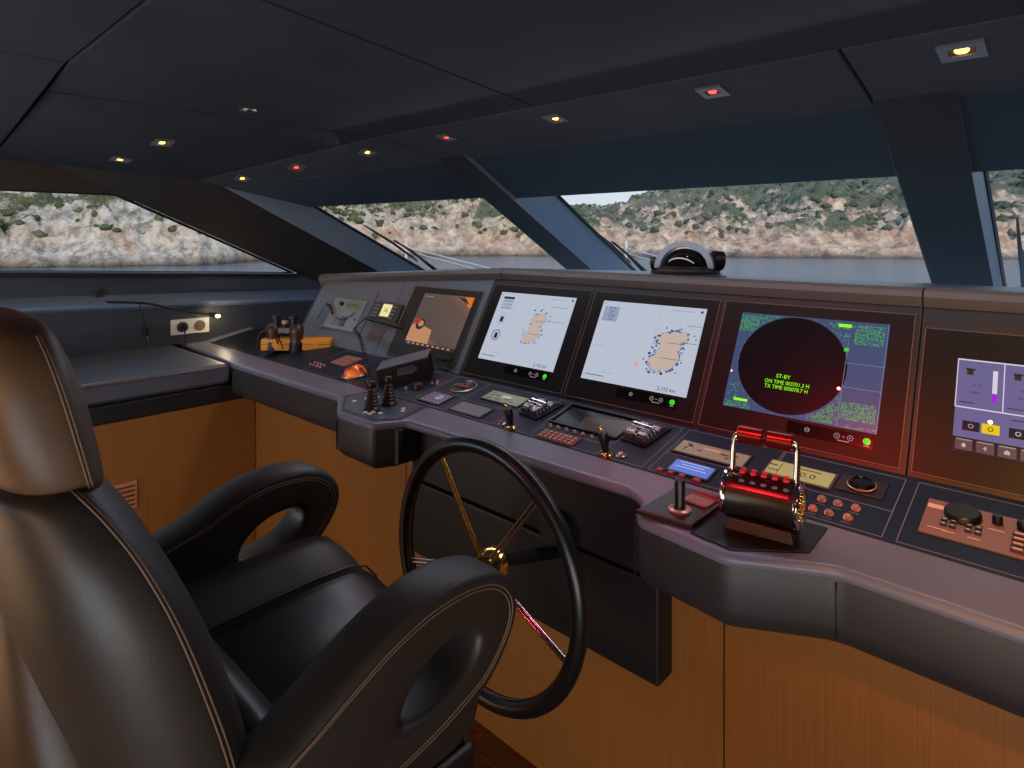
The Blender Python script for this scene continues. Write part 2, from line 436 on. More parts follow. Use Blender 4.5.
# nose top: flat strip between rounded front and the inlaid instrument panel
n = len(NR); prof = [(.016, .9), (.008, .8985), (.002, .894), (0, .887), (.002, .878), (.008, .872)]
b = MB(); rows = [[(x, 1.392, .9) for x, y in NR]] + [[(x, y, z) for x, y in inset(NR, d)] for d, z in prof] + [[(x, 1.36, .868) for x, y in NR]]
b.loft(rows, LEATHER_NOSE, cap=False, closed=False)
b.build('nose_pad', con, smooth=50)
def sub(x0, x1): 
    idx = [i for i, p in enumerate(NR) if x0 <= p[0] <= x1]; return NR[idx[0]:idx[-1]+1]
ap = [(.004, .876), (.003, .868), (.000, .85), (.000, .79), (.006, .765), (.022, .748), (.06, .742), (.20, .742)]
strip(sub(-2.975, -1.63), ap, LEATHER, 'apron', smooth=50)
strip(sub(-.755, 1.7), [(d, z+.005) for d, z in ap], LEATHER, 'apron', smooth=50)
# apron end cheeks at the wheel recess
for x_ in (-1.636, -.738):
    b = MB(); b.box((x_, 1.27, .818), (.02, .13, .115), LEATHER); b.build('apron_cheek', con, bevel=.005)
# stitched vertical seams on the aprons
b = MB()
for x, y in ((-.335, 1.2215), (-.712, 1.1525), (.35, 1.2155), (-1.885, 1.1405)):
    b.tube([(x, y-.001, .872), (x, y-.001, .77)], .0022, LEATHER_DARK, n=6)
b.build('seam', con)
# steering panel behind the wheel
b = MB(); b.box((-1.2, 1.325, .785), (.93, .07, .19), LEATHER_DARK); b.box((-1.2, 1.325, .563), (.93, .07, .243), LEATHER_DARK)
b.build('knee_panel', con, bevel=.008)
# oak lower panels with shadow gaps
b = MB()
xs = [-3.0, -1.787, -.608, .60, 1.69]
for x0, x1 in zip(xs, xs[1:]):
    b.box(((x0+x1)/2, 1.375, (.76+FLOOR)/2), (x1-x0-.004, .03, .76-FLOOR), WOOD)
b.build('oak_panel', con, bevel=.0015)
b = MB(); b.box((-.66, 1.42, .36), (4.66, .05, .78), BLACK); b.build('carcass', con)
# instrument panel
b = MB(M=DKM); b.prism([(-3.05, .003), (1.69, .003), (1.69, .262), (-3.05, .262)], -.02, .0, DESK); b.build('instrument_panel', con, bevel=.002)
b = MB(M=DKM)
g = [dk(228, 347), dk(322, 371)]
b.prism([(-3.62, .003), (-3.055, .003), (-3.055, .262), (-3.62, .262)], -.02, .0, GLOSS); b.build('inset_panel', con, bevel=.002)
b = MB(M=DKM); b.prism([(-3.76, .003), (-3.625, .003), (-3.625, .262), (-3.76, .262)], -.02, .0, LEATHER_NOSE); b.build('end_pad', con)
# fascia
b = MB(M=FAM)
FH = .437
top = lambda x: FH if x > -1.8 else FH - (-1.8-x)*.068
def fprism(x0, x1, mat): b.hexa([(x0, 0, 0), (x1, 0, 0), (x1, top(x1), 0), (x0, top(x0), 0)], [(x0, 0, -.05), (x1, 0, -.05), (x1, top(x1), -.05), (x0, top(x0), -.05)], mat)
fprism(-3.13, -2.40, FASCIA_GREY); fprism(-2.398, -1.822, FASCIA_GREY); fprism(-1.820, -.305, FASCIA); fprism(-.303, 1.69, FASCIA)
b.build('fascia', con, bevel=.002)
# cheek closing the port end of the fascia
b = MB(); zt = .954+.874*top(-3.13); yt = 1.643+.486*top(-3.13)
b.hexa([(-3.131, 1.643, .9), (-3.131, 1.643, .954), (-3.131, yt, zt), (-3.131, 2.3, zt), (-3.131, 2.3, .9)],
       [(-3.11, 1.643, .9), (-3.11, 1.643, .954), (-3.11, yt, zt), (-3.11, 2.3, zt), (-3.11, 2.3, .9)], LEATHER)
b.build('end_cheek', con)
# top trim and dash top
b = MB()
def toptrim(xs):
    rows = []
    for x in xs:
        t = top(x); y = 1.643+.486*t; z = .954+.874*t
        rows.append([(x, y-.012, z-.004), (x, y-.016, z+.012), (x, y-.008, z+.026), (x, y+.012, z+.034), (x, y+.06, z+.030), (x, 2.9, z-.02), (x, 2.9, z-.06), (x, y, z-.03)])
    b.loft(rows, TRIM)
toptrim([-3.16, -2.7, -2.2, -1.778]); toptrim([-1.774, -1.0, -.307]); toptrim([-.303, .6, 1.69])
b.build('top_trim', con, smooth=35)
# thin engraved panel outlines on the desk
b = MB(M=DKM)
def ln(p, q, w=.0016, mat=LINE):
    p = Vector((*p, 0)); q = Vector((*q, 0)); d = (q-p).normalized()*1; nn = Vector((-d.y, d.x, 0))*w/2
    b.hexa([p-nn, q-nn, q+nn, p+nn], [v+Vector((0,0,.0008)) for v in (p-nn, q-nn, q+nn, p+nn)], mat)
def rect(x0, y0, x1, y1, w=.0016):
    ln((x0,y0),(x1,y0),w); ln((x1,y0),(x1,y1),w); ln((x1,y1),(x0,y1),w); ln((x0,y1),(x0,y0),w)
V0, V1 = .012, .245
COLS = [(-2.60, -2.32), (-1.93, -1.81), (-1.80, -1.63), (-1.62, -1.39), (-1.38, -1.24), (-1.23, -.985), (-.975, -.845), (-.825, -.565), (-.56, -.30), (-.275, .30)]
for x0, x1 in COLS: rect(x0, V0, x1, V1)
ln((-1.80, .118), (-1.63, .118)); ln((-1.62, .104), (-1.39, .104)); ln((-.825, .108), (-.565, .108)); ln((-.56, .108), (-.30, .108)); ln((-1.23, .066), (-.985, .066))
b.build('engraved_lines', con, smooth=0)

# ================================================================== DISPLAYS on the fascia
NAVY = E('radar_blue', (.33, .40, .58), .55); RGREEN = E('radar_green', (.35, .85, .28), .75); RDARK = E('radar_dark', (.055, .045, .075), .5)
GTEXT = E('green_text', (.55, 1., .1), 1.1); RLINE = E('radar_line', (.55, .62, .72), .7)
CHART = E('chart_white', (.80, .83, .90), .78); LAND = E('chart_land', (.86, .77, .72), .75); CBLUE = E('chart_blue', (.30, .50, .75), .6)
CDARK = E('chart_ink', (.20, .24, .36), .5); CPALE = E('chart_pale', (.66, .72, .84), .7); GRN = E('green_lamp', (.25, .9, .15), 1.)
ICON = E('icon_white', (.85, .82, .80), .7); CREAM = E('icon_ring', (.75, .70, .68), .6); REDL = E('alarm_led', (1., .05, .12), 3.)
LIL = E('lilac', (.52, .48, .70), .60); LILD = E('lilac_dark', (.20, .16, .24), .4); MAG = E('magenta', (.66, .15, .85), .9)
YEL = E('yellow_key', (.95, .80, .10), .9); LINEW = E('screen_line', (.92, .88, .95), .8); REDI = E('red_icon', (.95, .30, .28), .9); BLUI = E('blue_icon', (.35, .35, .80), .8)
def seam_bezel(b, w, h, ww=.0017):
    for (x0, y0), (x1, y1) in (((0,0),(w,0)),((w,0),(w,h)),((w,h),(0,h)),((0,h),(0,0))):
        c = ((x0+x1)/2, (y0+y1)/2, .0042); b.box(c, (abs(x1-x0)+ww, abs(y1-y0)+ww, .0012), LINEB)
def display(name, label, x0, x1, h, sx0, sx1, sy0, sy1, painter, strip=None, v0=.012, group=None, bz=None):
    w = x1-x0
    t = thing(name, label, 'display', fam(x0, v0, 0), group)
    b = MB(); b.box((w/2, h/2, .0), (w, h, .008), bz or BEZEL); seam_bezel(b, w, h); b.build('bezel', t, bevel=.0012)
    b = MB(); painter(b, sx0, sy0, sx1, sy1); b.build('screen', t, smooth=0)
    if strip:
        a0, a1, c0, c1 = strip; b = MB(); b.box(((a0+a1)/2, (c0+c1)/2, .0045), (a1-a0, c1-c0, .001), GLOSS)
        z = .0054; cy = (c0+c1)/2; L = a1-a0
        def ring(cx, r, m, fill=False):
            b.tube([(cx+r*math.cos(k*PI/8), cy+.002+r*math.sin(k*PI/8), z) for k in range(16)], .0007, m, n=4, closed=True)
        ring(a0+L*.25, .0055, CREAM); b.box((a0+L*.25, cy+.002, z), (.011, .0016, .0006), CREAM)
        ring(a0+L*.60, .0062, CREAM); ring(a0+L*.75, .0062, CREAM); b.box((a0+L*.675, cy+.002, z), (.006, .0015, .0006), CREAM)
        b.box((a0+L*.675, cy-.0085, z), (.026, .0018, .0006), CREAM)
        b.box((a0+L*.60, cy+.002, z), (.003, .003, .0006), CREAM); b.box((a0+L*.75, cy+.002, z), (.003, .003, .0006), CREAM)
        b.lathe([(0, 0), (.0082, 0), (.0082, .0015), (0, .0018)], (a0+L*.93, cy+.002, .005), GRN, n=18)
        b.tube([(a0+L*.93+.004*math.cos(PI/2+.5+k*.52), cy+.002+.004*math.sin(PI/2+.5+k*.52), .0072) for k in range(11)], .0005, INK, n=4)
        b.box((a0+L*.93, cy-.0095, z), (.013, .0016, .0006), CREAM)
        b.build('touch_strip', t, smooth=30)
    return t
def sq(b, x0, y0, x1, y1, m, z=.0052): b.poly([(x0,y0,z),(x1,y0,z),(x1,y1,z),(x0,y1,z)], m)
def blob(cx, cy, pts, sx, sy): return [(cx+x*sx, cy+y*sy) for x, y in pts]
ISLE = [(-.50,.62),(-.34,.84),(-.05,.78),(.12,.90),(.40,.86),(.72,.92),(.92,.70),(.80,.50),(.62,.42),(.66,.22),(.50,.10),(.66,-.10),(.72,-.34),(.50,-.48),(.46,-.66),(.20,-.80),(-.02,-.72),(-.20,-.90),(-.52,-.84),(-.66,-.62),(-.82,-.52),(-.74,-.28),(-.48,-.22),(-.58,-.02),(-.36,.10),(-.40,.30),(-.58,.40)]
ISLE_OLD = [(-.55,.62),(-.30,.80),(.05,.72),(.25,.88),(.62,.90),(.95,.72),(.88,.45),(.66,.35),(.50,.12),(.72,-.05),(.62,-.32),(.35,-.45),(.12,-.42),(.02,-.75),(-.28,-.88),(-.62,-.80),(-.85,-.60),(-.70,-.38),(-.88,-.15),(-.55,-.02),(-.20,.02),(-.12,.30),(-.45,.32)]
def chart(b, x0, y0, x1, y1, cx, cy, sx, sy, big):
    rr = random.Random(5 if big else 9)
    sq(b, x0, y0, x1, y1, CHART); w = x1-x0; h = y1-y0; X = lambda u: x0+u*w; Y = lambda v: y0+v*h
    pts = blob(X(cx), Y(cy), ISLE, sx*w, sy*h)
    # shoals fringing the island
    for i in range(190 if big else 110):
        p = pts[rr.randrange(len(pts))]; r = rr.uniform(.0012, .0045)*(1.2 if big else .9)
        q = (p[0]+rr.gauss(0, .008), p[1]+rr.gauss(0, .008))
        b.poly([(q[0]+r*rr.uniform(.6,1.5)*math.cos(k*PI/3), q[1]+r*rr.uniform(.5,1.2)*math.sin(k*PI/3), .00525) for k in range(6)], CBLUE if rr.random() < .75 else CDARK)
    b.poly([(x, y, .0054) for x, y in pts], LAND)
    for i in range(len(pts)):
        a = pts[i]; c = pts[(i+1) % len(pts)]; b.tube([(a[0], a[1], .0054), (c[0], c[1], .0054)], .0005, CBLUE, n=3)
    for u, v, L in ((cx-.02, cy+.10, .16), (cx-.05, cy-.08, .2), (cx+.12, cy+.32, .22), (cx+.10, cy+.12, .25)):
        sq(b, X(u), Y(v), min(X(u)+L*w, x1-.004), Y(v)+.0013, CDARK, .0057)
    for i in range(130):                                   # soundings
        u, v = rr.gauss(cx, .2), rr.gauss(cy, .25)
        if .03 < u < .97 and .03 < v < .97: sq(b, X(u), Y(v), X(u)+.0015, Y(v)+.0009, CPALE, .0053)
    sq(b, X(cx-.14), Y(.45), X(cx-.14)+.0008, Y(1), CPALE, .0053)
    b.lathe([(0, 0), (.0045, 0), (0, .0003)], (X(.965), Y(.955), .0053), CDARK, n=12)
    b.lathe([(0, 0), (.003, 0), (0, .0003)], (X(.03), Y(.965), .0053), CPALE, n=10)
    sq(b, X(.70), Y(.945), X(.90), Y(.953), CPALE, .0053)
    sq(b, X(.03), Y(.06), X(.22), Y(.068), CDARK, .0053); sq(b, X(.18), Y(.11), X(.30), Y(.116), CPALE, .0053)
    sq(b, X(.04), Y(.42), X(.16), Y(.426), CPALE, .0053)
    b.text('2.192 km', (X(.74), Y(.045), .0054), .0175, CDARK, squash=.95)
    if big:
        sq(b, X(.035), Y(.74), X(.19), Y(.93), CPALE, .0053)
        for k, s_ in enumerate(('41.4', '3.4', '113.6', '1.4')): b.text(s_, (X(.118), Y(.91-.048*k), .0056), .0135, CDARK, 'CENTER')
        b.lathe([(0, 0), (.0028, 0), (0, .0006)], (X(.50), Y(.27), .0056), REDL, n=10)
        b.lathe([(0, 0), (.009, 0), (0, .0002)], (X(.50), Y(.27), .0054), E('pale_red', (.93, .70, .74), .8), n=16)
    else:
        for k in range(4): sq(b, X(.06), Y(.90-.05*k), X(.21), Y(.935-.05*k), CPALE if k else CDARK, .0053)
        for v, m in ((.60, CPALE), (.36, CDARK)):
            r = .021; b.tube([(X(.13)+r*math.cos(k*PI/10), Y(v)+r*math.sin(k*PI/10), .0056) for k in range(20)], .0016, m, n=4, closed=True)
            sq(b, X(.11), Y(v-.045), X(.155), Y(v+.035), CDARK, .0056)
        b.lathe([(0, 0), (.003, 0), (0, .0006)], (X(.20), Y(.315), .0056), REDL, n=10)
def paint_chart_small(b, x0, y0, x1, y1): chart(b, x0, y0, x1, y1, .60, .52, .125, .24, False)
def paint_chart_big(b, x0, y0, x1, y1): chart(b, x0, y0, x1, y1, .74, .46, .175, .27, True)
def paint_radar(b, x0, y0, x1, y1):
    rr = random.Random(3); sq(b, x0, y0, x1, y1, NAVY); w = x1-x0; h = y1-y0
    X = lambda u: x0+u*w; Y = lambda v: y0+v*h
    r = h*.485; cx, cy = X(.415), Y(.505); RX = r*1.02
    b.poly([(cx+RX*math.cos(k*PI/32), cy+r*math.sin(k*PI/32), .0054) for k in range(64)], RDARK)
    for k in range(36):
        a = k*PI/18; rad = r+.0045
        q = Vector((cx+rad*math.cos(a), cy+rad*math.sin(a), 0))
        if q.x < x1-.03 and y0+.002 < q.y < y1-.002 and q.x > x0+.002: sq(b, q.x-.0018, q.y-.0007, q.x+.0018, q.y+.0007, RLINE, .0056)
    def cells(u0, v0, u1, v1, n, dens=.6, m=RGREEN, cell=.0036):
        nx = int((u1-u0)*w/cell); ny = int((v1-v0)*h/.0042)
        for i in range(nx):
            for j in range(ny):
                if rr.random() < dens: 
                    a = X(u0)+i*cell; c = Y(v0)+j*.0042
                    if (a-cx)**2+(c-cy)**2 < (r+.006)**2: continue
                    sq(b, a, c, a+cell*rr.uniform(.35,.9), c+rr.uniform(.0012,.0028), m, .0055)
    cells(.005, .80, .14, .99, 1, .75); cells(.14, .93, .3, .99, 1, .5)
    cells(.80, .78, .985, .985, 1, .8); cells(.63, .92, .80, .985, 1, .5); cells(.63,.80,.78,.90,1,.3)
    sq(b, X(.69), Y(.935), X(.77), Y(.965), GTEXT, .0057)
    cells(.13, .86, .22, .93, 1, .55); cells(.01, .01, .20, .07, 1, .7); cells(.02, .10, .18, .25, 1, .18); sq(b, X(.07), Y(.075), X(.17), Y(.098), GTEXT, .0057)
    cells(.58, .02, .74, .22, 1, .75); cells(.775, .08, .985, .25, 1, .85); cells(.80, .01, .99, .05, 1, .5); cells(.745,.05,.765,.30,1,.5)
    sq(b, X(.765), Y(.0), X(.768), Y(.80), RLINE, .0056)
    for v in (.59, .365): sq(b, X(.768), Y(v), X(1), Y(v+.004), RLINE, .0056)
    sq(b, X(.992), Y(0), X(.995), Y(1), RLINE, .0056)
    sq(b, X(.745), Y(.70), X(.775), Y(.735), RGREEN, .0057)
    b.text('ST-BY', (X(.385), Y(.375), .0058), .0155, GTEXT, 'CENTER', .95)
    b.text('ON TIME 003701.3 H', (X(.415), Y(.315), .0058), .0150, GTEXT, 'CENTER', .86)
    b.text('TX TIME 000078.7 H', (X(.415), Y(.265), .0058), .0150, GTEXT, 'CENTER', .86)
    b.lathe([(0, 0), (.0042, 0), (.003, .002), (0, .003)], (X(.748), Y(.345), .0056), E('red_led_hot', (1., .35, .3), 14.), n=12)
    b.lathe([(0, 0), (.0026, 0), (0, .001)], (X(.012), Y(.36), .0056), E('red_led_pale', (1., .7, .75), 3.), n=10)
def paint_camera(b, x0, y0, x1, y1):
    m, nt, bs = new_mat('camera_picture')
    tc = nt.nodes.new('ShaderNodeTexCoord'); sp = nt.nodes.new('ShaderNodeSeparateXYZ'); nt.links.new(tc.outputs['Generated'], sp.inputs[0])
    ad = nt.nodes.new('ShaderNodeMath'); ad.operation = 'MULTIPLY_ADD'; ad.inputs[1].default_value = .75
    nt.links.new(sp.outputs['X'], ad.inputs[0]); nt.links.new(sp.outputs['Y'], ad.inputs[2])
    cr = nt.nodes.new('ShaderNodeValToRGB'); e = cr.color_ramp.elements
    e[0].position = 0; e[0].color = (*lin((.62, .46, .36)), 1); e[1].position = 1.0; e[1].color = (*lin((.72, .42, .24)), 1)
    for p_, c_ in ((.35, (.33, .28, .26)), (.78, (.38, .31, .28)), (.93, (.55, .37, .26))):
        q = e.new(p_); q.color = (*lin(c_), 1)
    hf = nt.nodes.new('ShaderNodeMath'); hf.operation = 'MULTIPLY'; hf.inputs[1].default_value = .58
    nt.links.new(ad.outputs[0], hf.inputs[0]); nt.links.new(hf.outputs[0], cr.inputs[0])
    nt.links.new(cr.outputs[0], bs.inputs['Emission Color']); bs.inputs['Emission Strength'].default_value = .85
    bs.inputs['Base Color'].default_value = (.02, .02, .02, 1); bs.inputs['Roughness'].default_value = .25
    sq(b, x0, y0, x1, y1, m); w = x1-x0; h = y1-y0; X = lambda u: x0+u*w; Y = lambda v: y0+v*h
    SAND = E('cam_sand', (.80, .58, .42), .8); ORG = E('cam_orange', (.90, .50, .22), .8); DKC = E('cam_dark', (.25, .20, .22), .6); REDC = E('cam_red', (.75, .25, .18), .7)
    b.poly([(X(.0), Y(.07), .0054), (X(.46), Y(.06), .0054), (X(.44), Y(.32), .0054), (X(.10), Y(.42), .0054), (X(0), Y(.36), .0054)], SAND)
    b.poly([(X(.84), Y(.99), .0054), (X(1), Y(.99), .0054), (X(1), Y(.80), .0054), (X(.93), Y(.82), .0054)], ORG)
    b.poly([(X(.70), Y(.985), .0056), (X(.86), Y(.96), .0056), (X(.95), Y(.86), .0056), (X(.84), Y(.90), .0056)], DKC)
    def el(u, v, a, c, m, z): b.poly([(X(u)+a*math.cos(k*PI/10), Y(v)+c*math.sin(k*PI/10), z) for k in range(20)], m)
    el(.17, .40, .030, .026, DKC, .0057); el(.18, .41, .018, .014, SAND, .0058); el(.10, .46, .020, .014, REDC, .0059)
    sq(b, X(0), Y(0), X(1), Y(.06), DKC, .0057)
    for k in range(9): sq(b, X(.06+.1*k), Y(.02), X(.11+.1*k), Y(.045), SAND if k % 3 else CREAM, .0059)
    for k in range(4): sq(b, X(.05+.045*k), Y(.93), X(.08+.045*k), Y(.945), CREAM, .0058)
def paint_engine(b, x0, y0, x1, y1):
    sq(b, x0, y0, x1, y1, LIL); w = x1-x0; h = y1-y0; X = lambda u: x0+u*w; Y = lambda v: y0+v*h
    sq(b, X(0), Y(0), X(1), Y(.155), LILD, .0054)
    sq(b, X(0), Y(.985), X(1), Y(1), LINEW, .0054)
    for u in (.0, .245, .49, .735): sq(b, X(u)-.001, Y(.47), X(u)+.001, Y(1), LINEW, .0055)
    sq(b, X(0), Y(.462), X(1), Y(.475), LINEW, .0056); sq(b, X(.49)-.001, Y(.155), X(.49)+.001, Y(.47), LINEW, .0055)
    for k, u in enumerate((.0, .245, .49, .735)):
        sq(b, X(u+.05), Y(.83), X(u+.085), Y(.89), INK, .0056); sq(b, X(u+.045), Y(.88), X(u+.095), Y(.90), INK, .0056)
        lv = (.28, .85, .5, .7)[k]; bw = .025 if k == 0 else .045
        sq(b, X(u+.20-bw/2), Y(.56), X(u+.20+bw/2), Y(.90), LINEW if k == 0 else CREAM, .0056)
        sq(b, X(u+.20-bw/2), Y(.56), X(u+.20+bw/2), Y(.56+.34*lv), MAG, .0058)
        for dv in (.72, .64): b.text(('31 %', '1200 l', '92 %', '3300 l')[(k % 2)*2 + (0 if dv == .72 else 1)], (X(u+.13), Y(dv), .0057), .0085, CDARK, 'RIGHT')
        sq(b, X(u+.02), Y(.52), X(u+.10), Y(.53), CDARK, .0056)
    for u, m, g in ((.045, LILD, CREAM), (.145, YEL, INK), (.28, LILD, ICON), (.385, P('dark_red_key', (.3, .05, .05), .4, emit=(.45, .10, .12), es=.6), REDI)):
        sq(b, X(u), Y(.23), X(u+.09), Y(.33), m, .0056)
        b.tube([(X(u+.045)+.0042*math.cos(k*PI/6), Y(.28)+.0042*math.sin(k*PI/6), .006) for k in range(12)], .0009, g, n=4, closed=True)
    sq(b, X(.29), Y(.405), X(.36), Y(.415), CDARK, .0057)
    for k in range(9):
        u = .015+.108*k; sq(b, X(u), Y(.025), X(u+.09), Y(.135), BLUI if k == 4 else P('tab', (.2, .17, .2), .4, emit=(.30, .25, .30), es=.5), .0056)
        sq(b, X(u+.005), Y(.125), X(u+.085), Y(.137), CREAM, .0058)
        cx_, cy_ = X(u+.045), Y(.075)
        if k == 0: b.poly([(cx_-.005, cy_, .006), (cx_+.005, cy_, .006), (cx_, cy_+.0055, .006)], ICON); sq(b, cx_-.0032, cy_-.0045, cx_+.0032, cy_, ICON, .006)
        elif k == 1: b.poly([(cx_-.001, cy_-.006, .006), (cx_+.004, cy_+.001, .006), (cx_+.0005, cy_+.001, .006), (cx_+.002, cy_+.006, .006), (cx_-.004, cy_-.0005, .006), (cx_, cy_-.0005, .006)], ICON)
        elif k == 4: [sq(b, cx_-.005+.0037*j, cy_-.005, cx_-.0025+.0037*j, cy_+(-.001, .003, .005)[j], ICON, .006) for j in range(3)]
        else: sq(b, cx_-.0048, cy_-.0038, cx_+.0048, cy_+.003, ICON, .006); sq(b, cx_-.002, cy_+.003, cx_+.002, cy_+.005, ICON, .006)
    b.lathe([(0, 0), (.0042, 0), (.003, .002), (0, .003)], (X(.187), Y(.355), .0056), E('amber_led', (1., .72, .35), 16.), n=12)

display('camera_display', 'small display showing an orange brown camera view, between the compact radio and a chart plotter', -2.31, -1.855, .345, .09, .42, .068, .315, paint_camera, bz=BEZELG)
t_ = [o for o in COL.objects if o.name == 'camera_display'][0]; b = MB(); b.box((.375, .037, .006), (.10, .016, .006), P('tab_dark', (.08,.075,.075), .4)); b.build('handle_tab', t_, bevel=.002)
display('chart_display', 'chart plotter with two round gauges beside a little island on white', -1.803, -1.308, .385, .057, .435, .067, .352, paint_chart_small, (.215, .42, .030, .060))
display('chart_display', 'chart plotter with a large pink island on a white chart, beside the radar', -1.294, -.828, .385, .046, .430, .067, .352, paint_chart_big, (.195, .405, .028, .060))
display('radar_display', 'radar display with big black circle, green figures and a glowing red spot', -.810, -.318, .385, .057, .440, .067, .352, paint_radar, (.235, .435, .028, .060))
display('engine_display', 'rightmost display with lilac fuel gauges and a row of dark icon keys', -.294, .190, .352, .071, .42, .065, .282, paint_engine)

# ---- radios on the grey port part of the fascia
def radio(name, label, x0, x1, v0, v1, kind):
    t = thing(name, label, 'radio', fam(x0, v0), None); w = x1-x0; h = v1-v0
    b = MB(); b.box((w/2, h/2, .001), (w, h, .006), GREYP if kind else FASCIA_GREY)
    for (a, c), (d, e_) in (((0,0),(w,0)),((w,0),(w,h)),((w,h),(0,h)),((0,h),(0,0))):
        b.box(((a+d)/2, (c+e_)/2, .0045), (abs(d-a)+.0015, abs(e_-c)+.0015, .001), LINE)
    b.build('face_plate', t, bevel=.001)
    return t, w, h
t, w, h = radio('radio_telephone', 'grey radio panel with green strip display and a corded microphone clipped across it', -2.965, -2.575, .078, .316, 0)
b = MB(); b.box((.205, .088, .008), (.285, .165, .014), P('radio_grey', (.48, .49, .50), .4)); b.build('body', t, bevel=.003)
b = MB(); b.box((.255, .140, .0155), (.135, .040, .002), P('lcd_olive', (.36,.38,.28), .3, emit=(.4,.42,.28), es=.25))
for k in range(6): b.box((.205+.018*k, .140, .0168), (.006, .014, .0005), INK)
b.build('lcd', t)
b = MB()
for i in range(3):
    for j in range(3): b.box((.135+.020*i, .030+.018*j, .0165), (.014, .012, .003), GREYP)
for k in range(5): b.box((.225, .028+.011*k, .0165), (.05, .005, .003), BLACK)
b.build('keypad', t, bevel=.001)
b = MB(); b.lathe([(0, 0), (.011, 0), (.010, .014), (0, .014)], (.150, .140, .015), BLACK); b.lathe([(0, 0), (.008, 0), (.007, .012), (0, .012)], (.320, .07, .015), GREYP); b.build('knob', t)
t2 = thing('radio_microphone', 'small black clip microphone lying across the port radio panel', 'microphone', fam(-2.965, .085))
b = MB(); b.tube([(.035, .115, .03), (.075, .105, .032), (.125, .070, .030)], [.008, .0095, .006], BLACK, n=10); b.build('body', t2)
b = MB(); b.tube(catmull([(.125, .07, .028), (.17, .05, .026), (.24, .055, .02), (.30, .10, .02)], 6), .002, BLACK, n=6); b.tube(catmull([(.035, .115, .03), (.0, .09, .02), (-.005, .03, .02)], 5), .0022, BLACK, n=6); b.build('cord', t2)

t, w, h = radio('radio_telephone', 'compact radio with square yellow lit display between the port radio panel and the camera display', -2.545, -2.315, .152, .258, 1)
b = MB(); b.box((w/2, h/2, .012), (w-.01, h-.012, .016), P('radio_dark', (.22, .21, .21), .4)); b.build('body', t, bevel=.003)
b = MB(); b.box((.118, .062, .0205), (.07, .062, .002), P('lcd_yellow', (.7, .7, .5), .3, emit=(.86, .82, .55), es=.85)); b.text('16', (.118, .062, .0218), .034, INK, 'CENTER'); b.build('lcd', t)
b = MB()
for i in range(2):
    for j in range(4): b.box((.030+.022*i, .028+.018*j, .021), (.016, .010, .004), GREYP); b.box((.168+.016*i, .028+.018*j, .021), (.010, .010, .004), GREYP)
b.build('keypad', t, bevel=.001)
t = thing('small_speaker', 'dark slotted speaker plate on the fascia under the compact radio', 'speaker', fam(-2.515, .068))
b = MB(); b.box((.065, .032, .001), (.115, .062, .004), P('speaker_brown', (.36, .29, .29), .5))
for k in range(4): b.box((.065, .014+.012*k, .0038), (.09, .003, .001), FASCIA_GREY)
b.build('grille', t, bevel=.001)
# handset hanging across the compact radio, coiled cord dropping to the desk
t = thing('radio_handset', 'black handset bar resting across the compact radio with a coiled cord hanging to the desk', 'handset')
pH = on(366, 318, FA0+FAN*.045, FAN); qH = on(403, 328, FA0+FAN*.045, FAN)
b = MB(); b.tube([pH, pH.lerp(qH, .15), pH.lerp(qH, .5), pH.lerp(qH, .85), qH], [.008, .011, .007, .011, .007], BLACK, n=12)
b.build('handgrip', t)
cb = Vector((dk(371, 386)[0], 0, 0)); base = DKM @ Vector((dk(371, 386)[0], dk(371, 386)[1], .02))
path = catmull([pH+Vector((-.0,0,-.0)), pH+Vector((-.05, -.03, -.05)), pH.lerp(base, .35)+Vector((-.045,-.01,0)), pH.lerp(base, .7)+Vector((-.02, 0, 0)), base], 24)
coil = []; L = len(path)
for i in range(L*5):
    f = i/5; k = min(int(f), L-2); p = path[k].lerp(path[k+1], f-k); g = 0 if f < 20 else min(1, (f-20)/6)
    a = f*2.4; coil.append(p+Vector((math.cos(a), math.sin(a)*.6, .2*math.sin(a)))*(.0085*g))
b = MB(); b.tube(coil, .0030, BLACK, n=6); b.build('coiled_cord', t)
t = thing('cord_socket', 'small black upright socket on the desk where the coiled cord ends', 'socket', dkm(*dk(371, 388)))
b = MB(); b.lathe([(0, 0), (.016, 0), (.016, .03), (.012, .04), (0, .04)], (0,0,0), BLACK, n=16); b.build('body', t)

# ================================================================== DESK INSTRUMENTS
def inst(name, label, cat, u, v, w=0, rz=0, group=None): return thing(name, label, cat, dkm(u, v, w, rz), group)
def knob_round(b, c, r, h, m): b.lathe([(0, 0), (r, 0), (r*.95, h*.8), (r*.8, h), (0, h)], c, m, n=20)
def pushbtn(b, c, r=.007, m=COPPER):
    r *= .82
    b.lathe([(0, 0), (r*1.25, 0), (r*1.25, .003), (r, .004), (r, .007), (r*.7, .009), (0, .009)], c, m, n=14)
# keypad card and small buttons at the port end
t = inst('keypad', 'pale pink membrane keypad beside the port end of the desk', 'keypad', -2.465, .158)
b = MB(); b.box((0, 0, .002), (.125, .095, .004), P('key_pink', (.62, .42, .40), .45)); b.build('plate', t, bevel=.001)
b = MB()
for i in range(5):
    for j in range(2): b.box((-.044+.022*i, -.02+.035*j, .005), (.014, .018, .002), COPPER)
b.build('keys', t)
for k in range(8):
    u, v = -2.60+.028*(k % 4), .055+.022*(k//4)
    t = inst('push_button', 'small copper push button in the cluster of eight at the port end of the desk', 'button', u, v, group='copper buttons at the port end of the desk')
    b = MB(); pushbtn(b, (0,0,0), .006, COPPER); b.build('cap', t)
t = inst('warning_lamp', 'glowing orange and red glass dome lamp in a steel ring on the desk', 'lamp', *dk(355, 375))
b = MB(); b.lathe([(.052, 0), (.056, 0), (.056, .006), (.048, .008), (.046, .004)], (0,0,0), STEEL, n=32); b.build('ring', t)
